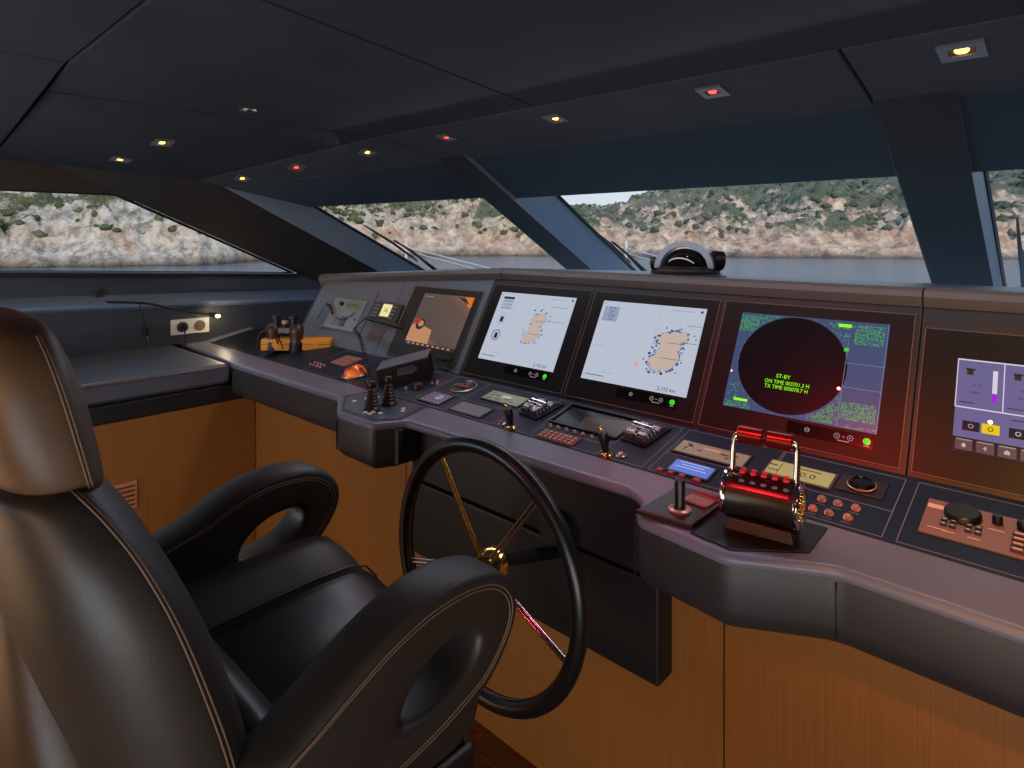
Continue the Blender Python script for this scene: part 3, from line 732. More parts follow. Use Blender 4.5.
m, nt, bs = new_mat('amber_dome'); lw = nt.nodes.new('ShaderNodeTexNoise'); lw.inputs['Scale'].default_value = 18
cr = nt.nodes.new('ShaderNodeValToRGB'); cr.color_ramp.elements[0].position = .40; cr.color_ramp.elements[1].position = .66
cr.color_ramp.elements[0].color = (.22, .008, .004, 1); cr.color_ramp.elements[1].color = (.9, .22, .03, 1)
tc = nt.nodes.new('ShaderNodeTexCoord'); nt.links.new(tc.outputs['Object'], lw.inputs['Vector']); nt.links.new(lw.outputs['Fac'], cr.inputs['Fac'])
nt.links.new(cr.outputs[0], bs.inputs['Emission Color']); nt.links.new(cr.outputs[0], bs.inputs['Base Color']); bs.inputs['Emission Strength'].default_value = .45; bs.inputs['Roughness'].default_value = .12
b = MB(); b.lathe([(.046, 0), (.045, .012), (.038, .026), (.024, .036), (.008, .040), (0, .040)], (0,0,.003), m, n=28); b.build('dome', t)
b = MB(); b.box((-.0, -.0, .047), (.006, .05, .006), STEEL); b.cyl((.0, .0, .04), (.0, 0, .055), .004, STEEL, 10); b.build('crossbar', t)
# black box with a handle cut-out
e1 = DKM @ Vector((*dk(379, 386), 0)); e2 = DKM @ Vector((*dk(431, 379), 0))
dv = (e2-e1); Lb = dv.length; dv.normalize(); nz = DKN.copy(); dn = nz.cross(dv)
Mb = Matrix(((dv.x, dn.x, nz.x, e1.x), (dv.y, dn.y, nz.y, e1.y), (dv.z, dn.z, nz.z, e1.z), (0,0,0,1)))
t = thing('charging_cradle', 'open black cradle box with a slot in its side standing behind the two bellows levers', 'box', Mb)
b = MB(); H1, H2 = .062, .088
def side(y0, y1):
    outer = [(0, 0), (Lb, 0), (Lb, H2), (Lb*.6, H1+(H2-H1)*.6), (0, H1)]; hole = [(Lb*.36, .028), (Lb*.68, .034), (Lb*.78, .052), (Lb*.70, .066), (Lb*.40, .058)]
    o0 = [(x, y0, z) for x, z in outer]; h0 = [(x, y0, z) for x, z in hole]; o1 = [(x, y1, z) for x, z in outer]; h1 = [(x, y1, z) for x, z in hole]
    vs = o0+h0+o1+h1; fs = []
    for i in range(5):
        j = (i+1) % 5
        fs += [(i, j, 5+j, 5+i), (10+i, 15+i, 15+j, 10+j), (i, 10+i, 10+j, j), (5+i, 5+j, 15+j, 15+i)]
    b.add(vs, fs, P('cradle_brown', (.14, .10, .10), .4))
side(0, .008)
b.box((Lb/2, .05, .004), (Lb, .09, .008), BLACK); b.box((.004, .05, .03), (.008, .09, .06), P('cradle_grey', (.32, .32, .35), .4)); b.box((Lb-.004, .05, .043), (.008, .09, .084), BLACK)
b.build('shell', t, bevel=.002, smooth=20)
b = MB(); b.hexa([(0, .0, H1), (Lb, .0, H2), (Lb, .1, H2), (0, .1, H1)], [(0, .0, H1+.004), (Lb, .0, H2+.004), (Lb, .1, H2+.004), (0, .1, H1+.004)], P('lid_grey', (.36, .37, .42), .35)); b.build('lid', t)
# rotary control with flanking buttons
t = inst('rotary_control', 'small dark red rotary knob right of the cradle box', 'knob', -1.87, .100)
b = MB(); knob_round(b, (0,0,0), .020, .018, P('knob_maroon', (.28, .10, .10), .35)); b.build('knob', t)
for u, v in ((-1.915, .075), (-1.900, .065), (-1.85, .15), (-1.825, .155), (-1.84, .17)):
    t = inst('push_button', 'tiny copper push button around the dark red rotary knob', 'button', u, v, group='copper buttons around the dark red knob'); b = MB(); pushbtn(b, (0,0,0), .0055); b.build('cap', t)
def framed(name, label, cat, u, v, w, h, mat, extra=None, rim=BLACK, z=.004):
    t = inst(name, label, cat, u, v); b = MB(); b.box((0,0,z/2), (w, h, z), rim); b.build('frame', t, bevel=.001)
    b = MB(); b.box((0,0,z+.0004), (w-.012, h-.012, .0012), mat)
    if extra: extra(b, z+.0014)
    b.build('face', t, smooth=0); return t
def x1(b, z):
    for k in range(5): b.box((-.04+.02*k, -.027, z), (.009, .006, .001), COPPER)
    b.lathe([(0,0),(.016,0),(0,.001)], (.01, .006, z), E('gauge_lilac', (.75, .68, .85), .6), n=16); b.box((.01, .006, z+.001), (.02, .004, .001), INK)
framed('small_gauge_display', 'small square display with a lilac dial near the starboard lever plate edge', 'display', -1.722, .062, .115, .082, P('gauge_face', (.3,.28,.35), .3, emit=(.38,.34,.46), es=.5), x1)
t = inst('round_gauge', 'round dark red gauge in a pale ring above the lilac dial display', 'gauge', -1.70, .180)
b = MB(); b.lathe([(.046, 0), (.052, 0), (.052, .004), (.047, .006), (.046, .003)], (0,0,0), STEEL, n=36); b.build('ring', t)
b = MB(); b.lathe([(0, .002), (.046, .002), (.046, .003), (0, .003)], (0,0,0), P('gauge_dark', (.08,.07,.08), .25), n=32); b.box((0, .0, .005), (.055, .012, .002), P('gauge_red', (.55,.18,.14), .4)); b.build('dial', t)
framed('blank_display', 'switched off grey rectangular display on the desk under the left chart plotter', 'display', -1.528, .052, .155, .072, P('off_grey', (.42,.43,.46), .35, emit=(.3,.31,.34), es=.15), None)  # dead screen face given a faint grey glow of its own
def x2(b, z):
    for k in range(14):
        b.box((R_.uniform(-.07,.07), R_.uniform(-.025,.025), z), (R_.uniform(.006,.02), .004, .0008), P('lcd_dk', (.30,.31,.26), .4))
    b.box((.005, .006, z), (.04, .018, .001), E('lcd_hi', (.85,.85,.72), .55))
framed('depth_display', 'olive grey instrument display with a bright centre patch, behind the switched off one', 'display', -1.478, .168, .18, .075, LCD, x2)
# bellows toggles with chrome-ribbed trackballs
def toggle(label, px, py):
    t = inst('toggle_lever', label, 'lever', *dk(px, py))
    b = MB(); b.lathe([(0,0), (.018,0), (.018,.004), (.013,.008), (.012,.012), (0,.012)], (0,0,0), BRASS, n=20); b.build('collar', t)
    b = MB(); b.lathe([(.009, .010), (.010, .022), (.013, .040), (.015, .055), (.012, .066), (0, .070)], (0,0,0), BLACK, n=16); b.build('grip', t)
    b = MB(); b.lathe([(0, .064), (.005, .064), (.006, .074), (.003, .084), (0, .086)], (-.006,0,0), BRASS, n=12); b.build('tip', t)
toggle('short black toggle lever with brass collar below the left chart plotter', 511, 428)
toggle('short black toggle lever with brass collar below the right chart plotter', 606, 455)
for px, py, lab in ((502, 424, 'red lit push button left of the first toggle lever'), (621, 456, 'copper ringed push button right of the second toggle lever')):
    t = inst('push_button', lab, 'button', *dk(px, py)); b = MB(); b.lathe([(0,0),(.014,0),(.014,.003),(.010,.005),(.009,.003),(0,.003)], (0,0,0), STEEL, n=18); b.build('ring', t)
    b = MB(); b.lathe([(0,0),(.008,0),(.007,.007),(0,.008)], (0,0,.002), REDKEY if px == 502 else COPPER, n=16); b.build('cap', t)
def ribbed(label, u, v, rz):
    t = inst('thruster_paddle', label, 'control', u, v, 0, rz)
    b = MB(); b.box((0, 0, .004), (.085, .125, .008), BLACK); b.build('base', t, bevel=.002)
    for x in (-.02, .02):
        b = MB(); rows = []
        for k in range(9):
            y = -.055+.11*k/8; hgt = .016+.016*math.sin(PI*min(1, (k+1)/6)) if k < 6 else .026-.004*(k-5)
            rows.append([(x-.017, y, .006), (x-.016, y, hgt-.003), (x-.012, y, hgt), (x+.012, y, hgt), (x+.016, y, hgt-.003), (x+.017, y, .006)])
        b.loft(rows, P('paddle_steel', (.42,.40,.42), .28, metal=.7)); b.build('paddle', t, smooth=30)
    b = MB()
    for k in range(4):
        y = -.05+.015*k
        b.tube([(-.038, y, .012), (-.034, y, .027+.002*k), (.034, y, .027+.002*k), (.038, y, .012)], .0028, CHROME, n=8)
    b.build('chrome_rib', t)
ribbed('dark ribbed chrome paddle control under the gap left of the right chart plotter', -1.305, .160, -.12)
ribbed('dark ribbed chrome paddle control in front of the right chart plotter, nearer the radar', -.920, .165, -.12)
t = inst('keypad', 'copper red illuminated keypad with three rows of keys behind the wheel rim', 'keypad', -1.137, .034)
b = MB(); b.box((0,0,.002), (.135, .046, .004), P('kp_red', (.45,.16,.14), .4)); b.build('plate', t, bevel=.001)
b = MB()
for i in range(7):
    for j in range(3): b.box((-.054+.018*i, -.014+.014*j, .005), (.012, .008, .004), COPPER)
b.build('keys', t)
for k in range(7):
    t = inst('push_button', 'copper push button in the row of seven before the sunken black tray', 'button', -1.205+.031*k, .082, group='copper buttons before the sunken tray'); b = MB(); pushbtn(b, (0,0,0), .006); b.build('cap', t)
t = inst('sunken_tray', 'glossy black sunken tray with a slanted olive glass plate under the right chart plotter', 'tray', -1.105, .165)
b = MB(); W, H = .245, .125
for c, s_ in (((0, H/2, .003), (W, .006, .008)), ((0, -H/2, .003), (W, .006, .008)), ((W/2, 0, .003), (.006, H, .008)), ((-W/2, 0, .003), (.006, H, .008))): b.box(c, s_, GLOSS)
b.box((0, 0, .001), (W, H, .002), P('pit_black', (.02,.02,.02), .15)); b.build('well', t)
b = MB(); b.poly([(-.035, .015, .0028), (.117, .045, .0028), (.117, -.055, .0028), (-.02, -.055, .0028)], P('olive_glass', (.26,.25,.21), .2)); b.build('glass_plate', t)
def x3(b, z):
    for k in range(26): b.box((R_.uniform(-.07,.07), R_.uniform(-.022,.022), z), (R_.uniform(.004,.018), R_.uniform(.002,.006), .0008), P('lcd_dk2', (.22,.21,.18), .4) if k % 3 else P('lcd_lt2', (.65,.62,.52), .4))
    b.box((.0, .01, z), (.045, .012, .001), P('lcd_lt', (.72,.70,.62), .4))
framed('instrument_strip', 'long olive grey instrument strip full of small marks, left of the throttle levers', 'display', -.718, .150, .195, .070, LCD, x3)
t = framed('blue_display', 'small bright blue display with four red buttons, above the joystick', 'display', -.728, .058, .115, .062, E('blue_lcd', (.42,.52,.90), .75), lambda b, z: [b.box((.0, .02-.012*k, z), (.08-.02*(k%2), .0025, .0008), E('blue_pale', (.70,.76,.98), .8)) for k in range(3)])
for u in (-.795, -.765, -.735, -.695):
    t = inst('push_button', 'red oval push button in the row of four along the small blue display', 'button', u, .020, group='red buttons along the blue display'); b = MB(); b.box((0,0,.003), (.020 if u > -.7 else .016, .013, .006), REDKEY); b.box((0,0,.0065), (.010, .003, .001), COPPER); b.build('cap', t, bevel=.003)
def x4(b, z):
    b.box((-.045, 0, z), (.0012, .045, .0008), INK); b.text('0.0', (.02, -.006, z), .030, INK, 'CENTER'); b.box((-.062, .010, z), (.018, .003, .0008), INK); b.box((.02, .018, z), (.05, .002, .0008), INK)
    for k in range(4): b.box((-.066+.006*k, -.012, z), (.004, .003, .0008), INK)
framed('autopilot_display', 'green lit autopilot display right behind the throttle levers', 'display', -.502, .158, .155, .072, LCDG, x4, rim=P('rim_bronze', (.25,.18,.15), .4))
t = inst('autopilot_dial', 'black rotary course dial with a metal rim right of the green lit display', 'dial', -.372, .170)
b = MB(); b.box((0,0,.002), (.095, .066, .004), P('dial_plate', (.12,.09,.09), .4)); b.build('plate', t, bevel=.002)
b = MB(); b.lathe([(0,0),(.027,0),(.027,.008),(.024,.012),(.019,.013),(.018,.010),(0,.010)], (0,0,.003), P('dial_black', (.06,.05,.05), .2, metal=.4), n=28); b.build('dial', t)
b = MB(); b.tube([(.028*math.cos(k*PI/12), .028*math.sin(k*PI/12), .008) for k in range(24)], .0018, COPPER, n=6, closed=True); b.build('rim', t)
for px, py in ((822, 500), (838, 504.5), (856, 509), (813, 509.5), (829, 514), (848, 518.5)):
    t = inst('push_button', 'copper push button in the two rows right of the throttle levers', 'button', *dk(px, py), group='copper buttons right of the throttle')
    b = MB(); pushbtn(b, (0,0,0), .0095); b.build('cap', t)
    b = MB(); b.box((0, -.017, .0006), (.02, .0015, .0008), LINE); b.build('mark', t)
b = MB()
t = inst('radar_keyboard', 'pinkish grey radar control keyboard with a black jog wheel at the right of the desk', 'keyboard', -.03, .125)
b = MB(); b.box((0,0,.002), (.435, .125, .004), P('kb_face', (.50,.37,.34), .4)); b.build('plate', t, bevel=.001)
b = MB(); b.lathe([(0,0),(.032,0),(.031,.010),(.028,.013),(0,.013)], (-.155,.025,.004), BLACK, n=28); b.build('jog_wheel', t)
for x in (-.10, -.062, -.02, .02):
    b = MB(); knob_round(b, (x, .030, .004), .009, .018, BLACK); b.build('knob', t)
b = MB()
for gx in (-.175, -.135):
    for i in range(2):
        for j in range(2): b.box((gx-.006+.015*i, -.022+.016*j, .006), (.011, .010, .005), P('kb_key', (.20,.20,.24), .4)); b.box((gx-.006+.015*i, -.022+.016*j, .0088), (.006,.002,.0006), WHITE)
b.build('keys', t); b = MB()
for gx in (-.065, -.028, .012, .05, .09):
    for j in range(4): b.box((gx, -.046+.017*j, .007), (.021, .010, .006), P('kb_key2', (.34,.26,.24), .4)); b.box((gx, -.046+.017*j, .0105), (.014, .004, .0008), P('kb_pale', (.85,.72,.66), .4))
b.box((-.20, .035, .005), (.03, .014, .001), P('kb_pale', (.85,.72,.66), .4))
b.build('keys', t)
b = MB()
for x, y, ww in ((-.19, -.04, .03), (-.155, -.005, .02), (-.13, -.042, .02), (-.17, -.042, .02), (-.10, .005, .025), (-.06, .008, .02)): b.box((x, y, .0045), (ww, .002, .0008), P('kb_pale', (.85,.72,.66), .4))
b.build('legends', t)

# ---- port lever plate with two bellows levers
def zf(x, y, z=.9, rz=0): return Matrix.Translation((x, y, z)) @ Matrix.Rotation(rz, 4, 'Z')
t = thing('lever_plate', 'blue grey many-sided metal plate on the port console bulge', 'plate', zf(0, 0, .9))
oct_ = [(-2.035, 1.262), (-1.885, 1.158), (-1.69, 1.158), (-1.645, 1.235), (-1.70, 1.385), (-1.83, 1.385), (-2.02, 1.385)]
b = MB(); b.prism(oct_, 0, .004, P('plate_blue', (.33,.37,.42), .3, metal=.3)); b.build('plate', t, bevel=.0015)
b = MB(); o2 = [(x*.965+(-1.85)*.035, y*.95+1.28*.05, .0045) for x, y in oct_]; b.tube(o2, .0012, RUBBER, n=4, closed=True); b.build('groove', t)
def bellows(x, y, lab, H=.098):
    t = thing('bellows_lever', lab, 'lever', zf(x, y, .9045))
    prof = [(0, 0), (.030, 0), (.031, .006)]
    for k in range(6):
        z = .010+.011*k; r = .028-.0026*k; prof += [(r, z), (r-.004, z+.0055)]
    prof += [(.013, .080), (.014, .084), (.0145, H-.006), (.011, H), (0, H)]
    b = MB(); b.lathe(prof[:15], (0,0,0), P('bellows_brown', (.22,.12,.10), .4), n=24); b.build('bellows', t, smooth=25)
    b = MB(); b.lathe([(0, .07)]+prof[15:], (0,0,0), P('bellows_knob', (.12,.08,.075), .3), n=20); b.build('knob', t)
bellows(-1.80, 1.225, 'brown ribbed rubber lever nearer the aft edge of the port plate')
bellows(-1.815, 1.305, 'brown ribbed rubber lever behind the other one on the port plate')
for x, y in ((-1.93, 1.24), (-1.93, 1.29), (-1.92, 1.33), (-1.765, 1.205), (-1.735, 1.215), (-1.755, 1.185), (-1.725, 1.30), (-1.70, 1.28), (-1.86, 1.35), (-1.78, 1.185)):
    t = thing('push_button', 'small white square push button around the two ribbed rubber levers', 'button', zf(x, y, .904), 'white buttons on the port lever plate')
    b = MB(); b.box((0,0,.003), (.014, .014, .006), WHITE); b.build('cap', t, bevel=.002)

# ---- joystick unit on the starboard bulge
t = thing('joystick_panel', 'raised dark plate with short black joystick in a pale ring, left of the throttle', 'joystick', zf(-.652, 1.262, .9, math.radians(-2)))
b = MB(); b.prism([(-.055, -.105), (.062, -.085), (.055, .088), (-.06, .075)], 0, .012, P('plate_dark', (.12,.14,.17), .3)); b.build('plate', t, bevel=.002)
b = MB(); b.tube([(-.056, -.106, .012), (.063, -.086, .012), (.056, .088, .012)], .0025, P('copper_edge', (.55,.32,.22), .3, metal=.6), n=6); b.build('edge_trim', t)
b = MB(); b.lathe([(.016, 0), (.024, 0), (.024, .004), (.018, .007), (.015, .004)], (.012, -.045, .012), P('joy_ring', (.80,.66,.62), .3, metal=.4), n=28); b.build('ring', t)
b = MB(); b.lathe([(0, 0), (.015, 0), (.012, .008), (.0105, .014), (.0115, .058), (.010, .066), (0, .067)], (.012, -.045, .012), BLACK, n=20); b.build('stick', t)
b = MB(); b.box((.018, .025, .0135), (.060, .040, .003), P('joy_card', (.55,.42,.36), .4)); b.box((.018, .050, .014), (.066, .012, .004), REDKEY); b.box((.018, .002, .014), (.06, .008, .004), REDKEY)
b.box((.018, .066, .014), (.05, .010, .004), REDKEY); b.build('key_strip', t, bevel=.001)
# ---- throttle
t = thing('throttle_plate', 'flat dark metal plate under the twin throttle', 'plate', zf(0, 0, .9))
b = MB(); b.prism([(-.588, 1.158), (-.500, 1.147), (-.385, 1.238), (-.390, 1.368), (-.592, 1.352)], 0, .004, P('plate_black', (.10,.105,.12), .28)); b.build('plate', t, bevel=.0015)
t = thing('twin_throttle', 'twin engine throttle with black drum, chrome end discs and two polished levers', 'throttle', zf(-.486, 1.272, .904, math.radians(8)))
b = MB(); b.frust((0, -.008, 0), (.135, .075), (.120, .055), .022, P('th_base', (.10,.09,.085), .35)); b.build('base', t, bevel=.003)
b = MB(); HX = .064; rings = []
for k in range(13):
    x = -HX+2*HX*k/12; r = .047-.006*math.cos(x/HX*PI/2)
    rings.append([(x, r*math.cos(a*PI/14), .060+r*math.sin(a*PI/14)) for a in range(28)])
b.loft(rings, P('th_drum', (.10,.095,.09), .30)); b.build('drum', t)
for s_ in (-1, 1):
    M = Matrix.Translation((s_*.064, 0, .060)) @ Matrix.Rotation(s_*PI/2, 4, 'Y')
    b = MB(); b.lathe([(0, 0), (.048, 0), (.050, .003), (.050, .008), (.046, .011), (.040, .008), (0, .008)], (0,0,0), CHROME, n=36, M=M)
    dd = b.build('end_disc', t)
    M = Matrix.Translation((s_*.072, 0, .060)) @ Matrix.Rotation(s_*PI/2, 4, 'Y'); b = MB()
    for k in range(8):
        a = k*PI/4; c = M @ Vector((.024*math.cos(a), .024*math.sin(a), 0)); b.cyl(c, c+Vector((s_*.004, 0, 0)), .006, BRASS, 10)
    c = M @ Vector((0,0,0)); b.cyl(c, c+Vector((s_*.006, 0, 0)), .009, BRASS, 14)
    b.build('disc_bolts', dd)
b = MB(); b.loft([[(x, .046*math.cos(a), .060+.049*math.sin(a)) for a in [math.radians(52+8*i) for i in range(13)]]+[(x, .030*math.cos(a), .060+.040*math.sin(a)) for a in [math.radians(148-8*i) for i in range(13)]] for x in (-.056, .056)], P('th_top', (.20,.06,.07), .2, metal=.3)); b.build('button_band', t, smooth=30)
b = MB()
for k in range(5):
    for j, a in enumerate((68, 100, 128)):
        r = .0495; a = math.radians(a); b.lathe([(0, 0), (.006, 0), (.005, .003), (0, .004)], (-.042+.021*k+.004*j, r*math.cos(a), .060+r*math.sin(a)), P('th_led', (.6,.2,.25), .2, emit=(.9,.15,.2), es=.35) if j < 2 else P('th_btn', (.35,.45,.55), .25), n=12)
b.build('button', t)
LT = Vector((0, .030, .195))
for s_ in (-1, 1):
    lever = MB(); x = s_*.062
    lever.tube(catmull([(x, .0, .085), (x, .006, .105), (x, .018, .158), (x-s_*.003, .022, .173), (x-s_*.014, .023, .180)], 6), .0062, CHROME, n=12)
    lo = lever.build('lever_arm', t)
    g_ = MB(); g_.tube([(s_*.0545, .023, .178), (s_*.0525, .023, .178), (s_*.0055, .023, .178), (s_*.0035, .023, .178)], [.0160, .0190, .0190, .0160], P('th_grip', (.38,.09,.07), .22, metal=.55), n=24); g_.build('grip', lo, smooth=25)
b = MB(); b.cyl((-.004, .023, .178), (.004, .023, .178), .008, BLACK, 14); b.build('link', t)

# ================================================================== LOOSE THINGS
# magnetic compass on the dash top
zt_ = .954+.874*FH
SCL = .93
t = thing('magnetic_compass', 'black domed magnetic compass with a grey hood band on top of the dash', 'compass', zf(-1.050, 2.03, zt_+.016, math.radians(20)))
b = MB(); b.lathe([(0, -.02), (.140, -.02), (.142, 0), (.138, .014), (.128, .018), (0, .018)], (0,0,0), P('compass_base', (.22,.23,.25), .35), n=40); b.build('base', t)
b = MB(); b.lathe([(.118, .014), (.120, .028), (.100, .034), (.098, .044), (.0, .044)], (0,0,0), P('compass_ring', (.16,.14,.14), .3), n=40); b.build('bowl_ring', t)
b = MB(); b.lathe([(.078*math.cos(k*PI/24), .040+.066*math.sin(k*PI/24)) for k in range(13)], (0,0,0), P('compass_dome', (.055,.04,.035), .06, coat=.5), n=36); b.build('glass_dome', t)
b = MB(); rows = []
for k in range(25):
    a = PI*k/24; r0, r1 = .080, .101
    ww = .030
    rows.append([(r*math.cos(a), y, .036+r*.95*math.sin(a)) for r, y in ((r0,-ww-.02),(r1,-ww-.02),(r1,ww),(r0,ww))])
b.loft(rows, P('compass_hood', (.55,.62,.68), .3)); b.build('hood_band', t, bevel=.002, smooth=40)
b = MB(); b.cyl((.092, .02, .065), (.122, .035, .062), .034, BLACK, 20); b.build('adjuster', t)
b = MB(); b.cyl((-.098, .0, .052), (-.120, .0, .050), .022, BLACK, 16); b.build('adjuster', t)
b = MB()
for k in range(6): b.box((-.04+.016*k, -.088, .030), (.005, .004, .014), BRASS)
b.build('lubber_marks', t)

# binoculars standing on the inset panel, in front of a yellow case
bx0 = on(263, 353, DK0, DKN); bx1 = on(308, 354, DK0, DKN)
zdk = lambda y: .901+.2132*(y-1.385)
def standing(name, label, cat, px, py, rz):
    p = on(px, py, DK0, DKN); return thing(name, label, cat, zf(p.x, p.y, p.z, rz)), p
t, pb = standing('binoculars', 'brown and black binoculars standing upright on the desk before the yellow case', 'binoculars', 285, 352, math.radians(35))
BR = P('bino_brown', (.26,.17,.13), .38); BD = P('bino_black', (.07,.06,.06), .45)
for s_ in (-1, 1):
    b = MB(); x = s_*.062
    b.lathe([(0,0), (.034, 0), (.036, .006), (.033, .05), (.031, .085), (.036, .10), (.034, .125), (.024, .137), (.02, .14), (0, .14)], (x,0,0), BR, n=24); 
    b.lathe([(.0362, .0), (.037, .004), (.0365, .05), (.034, .052)], (x,0,0), BD, n=24); b.build('barrel', t, smooth=40)
    b = MB(); b.lathe([(0, .137), (.017, .137), (.017, .165), (.021, .168), (.020, .182), (0, .182)], (s_*.045,0,0), BD, n=20); b.build('eyepiece', t)
b = MB(); b.box((0,0,.108), (.09, .028, .03), BR); b.cyl((0,0,.09), (0,0,.168), .011, BD, 14); b.lathe([(0,0),(.015,0),(.015,.018),(0,.018)], (0,0,.140), P('bino_cream', (.75,.65,.5), .4), n=18); b.build('bridge', t, bevel=.003)
b = MB(); b.tube(catmull([(-.095, 0, .11), (-.13, -.01, .09), (-.135, -.02, .03), (-.12, -.03, .006), (-.08, -.05, .006), (-.06,-.04,.006)], 6), .0045, BD, n=6)
b.tube(catmull([(-.01, -.03, .10), (-.015, -.045, .05), (-.02, -.05, .09), (.0, -.045, .06), (.01, -.04, .02)], 6), .003, BD, n=6); b.build('neck_strap', t)
p = on(290, 349, DK0, DKN)
ya = on(252, 352, Vector((0,0,.0))+Vector((0,1.60,.945)), Vector((0,-.2085,.978))); 
t = thing('yellow_case', 'flat yellow plastic case lying behind the binoculars', 'case', zf(-2.90, 1.535, zdk(1.50)+.006, math.radians(43)))
b = MB(); b.box((0,0,.030), (.35, .07, .060), YELLOW); b.build('shell', t, bevel=.008, seg=3)
b = MB(); b.box((0,0,.034), (.354, .074, .003), P('yellow_dark', (.6,.36,.05), .5)); b.box((-.1,-.037,.030), (.03,.006,.02), YELLOW); b.box((.1,-.037,.030), (.03,.006,.02), YELLOW); b.build('latch', t, bevel=.001)

# side bench with cushion
t = thing('side_bench', 'oak fronted side bench with a dark leather band along the port wall', 'bench', zf(-3.4, -.4, FLOOR))
bz = FLOOR
b = MB(); 
for y0, y1 in ((-1.9, -.2), (-.196, 1.355)): b.box((.40, (y0+y1)/2+.4, .38), (.03, y1-y0, .76), WOOD)
b.build('front_panel', t, bevel=.0015)
b = MB(); b.box((.04, .13, .80), (.76, 3.2, .085), LEATHER_DARK); b.build('top_band', t, bevel=.012, seg=3)
b = MB(); b.box((.02, .13, .4), (.70, 3.18, .74), BLACK); b.build('carcass', t)
t = thing('bench_cushion', 'long flat dark leather cushion lying on the side bench', 'cushion', zf(-3.37, .0, .803))
b = MB(); b.box((0.01, -.30, .049), (.78, 3.06, .096), P('cushion_leather', (.32,.33,.37), .38, bump=(420,.25,.0006), var=.1))
b.build('cushion', t, bevel=.022, seg=4)
b = MB(); b.tube([(.402, -1.8, .083), (.402, 1.22, .083)], .003, P('piping_brown', (.30,.20,.18), .4), n=8); b.tube([(.402, -1.8, .012), (.402, 1.22, .012)], .003, LEATHER_DARK, n=8); b.build('piping', t)
# vent in the bench front
t = thing('vent_grille', 'small pale wooden louvre vent low on the oak bench front', 'vent', zf(-2.983, .775, .40))
b = MB(); VW = P('vent_wood', (.72,.48,.32), .5); b.box((0.003, 0, 0), (.010, .13, .115), VW)
for k in range(5): b.box((.010, 0, -.04+.02*k), (.006, .11, .008), P('vent_dark', (.35,.2,.12), .5))
b.build('grille', t, bevel=.002)

# wall fittings
def wallp(px, py, dx=.055):
    r = ray(px, py); n = Vector((1, -.05, 0)); p0 = Vector((wx(1.3)+dx, 1.3, 1)); return EYE + r*((p0-EYE).dot(n)/r.dot(n))
p = wallp(190, 326)
t = thing('power_socket', 'white double power socket plate on the port wall', 'socket', Matrix.Translation(p) @ Matrix.Rotation(math.radians(-2.9), 4, 'Z'))
b = MB(); b.box((.003, 0, 0), (.012, .20, .085), WHITE); b.build('plate', t, bevel=.003)
b = MB()
for y in (-.042, .048):
    M = Matrix.Translation((.010, y, 0)) @ Matrix.Rotation(PI/2, 4, 'Y'); b.lathe([(.024,0),(.030,0),(.030,.003),(.024,.003),(.022,-.0),(0,.0005)], (0,0,0), P('socket_grey', (.42,.36,.32), .4), n=20, M=M)
    for q in (-.009, .009): b.box((.0115, y+q, 0), (.002, .005, .005), BLACK)
b.build('outlet', t)
t = thing('power_plug', 'black plug pushed into the left outlet of the white socket plate', 'plug', Matrix.Translation(p+Vector((.014,-.042,0))))
b = MB(); M = Matrix.Rotation(PI/2, 4, 'Y'); b.lathe([(0,0),(.022,0),(.022,.02),(.016,.035),(0,.037)], (0,0,0), BLACK, n=16, M=M); b.build('body', t)
b = MB(); b.tube(catmull([(.03,0,-.015), (.032,0,-.05), (.03,.004,-.10)], 6), .0035, BLACK, n=6); b.build('cord', t)
# gooseneck lamp
pm = wallp(98, 297, .0); 
t = thing('gooseneck_lamp', 'black gooseneck reading lamp with a tiny lit head reaching along the port wall', 'lamp', Matrix.Translation(pm))
rel = lambda px, py, dx: wallp(px, py, dx)-pm
b = MB(); b.box((.012, 0, .0), (.03, .035, .075), P('bracket_brown', (.14,.11,.10), .4)); b.build('wall_bracket', t, bevel=.003)
b = MB(); b.tube(catmull([rel(96, 302, .03), rel(125, 302.5, .10), rel(150, 304, .13), rel(178, 310, .15), rel(205, 314, .16), rel(213, 314.5, .16)], 8), .006, BLACK, n=8); b.build('gooseneck', t)
hp = rel(216, 315.5, .16)
b = MB(); b.cyl(hp+Vector((-.02,-.03,.01)), hp, .012, BLACK, 14, .015); b.build('lamp_head', t)
b = MB(); b.lathe([(0,-.008),(.008,-.006),(.011,0),(.008,.006),(0,.008)], hp+Vector((.006,.01,-.004)), E('bulb_hot', (1., .86, .6), 60.), n=14); b.build('bulb', t)
LAMP_HEAD = pm+hp
t = thing('cord_switch', 'black inline cord switch hanging against the port wall', 'switch', Matrix.Translation(wallp(146, 331, .065)))
b = MB(); b.box((0,0,0), (.02, .022, .05), BLACK); b.build('body', t, bevel=.004)
o_ = wallp(146, 331, .065)
b = MB(); b.tube(catmull([wallp(139, 304, .11)-o_, wallp(142, 315, .09)-o_, wallp(145, 325, .07)-o_, Vector((0,0,.02))], 6), .0025, BLACK, n=6); b.tube(catmull([Vector((0,0,-.02)), wallp(148, 341, .068)-o_, wallp(149, 346, .07)-o_], 6), .0025, BLACK, n=6); b.build('cord', t)

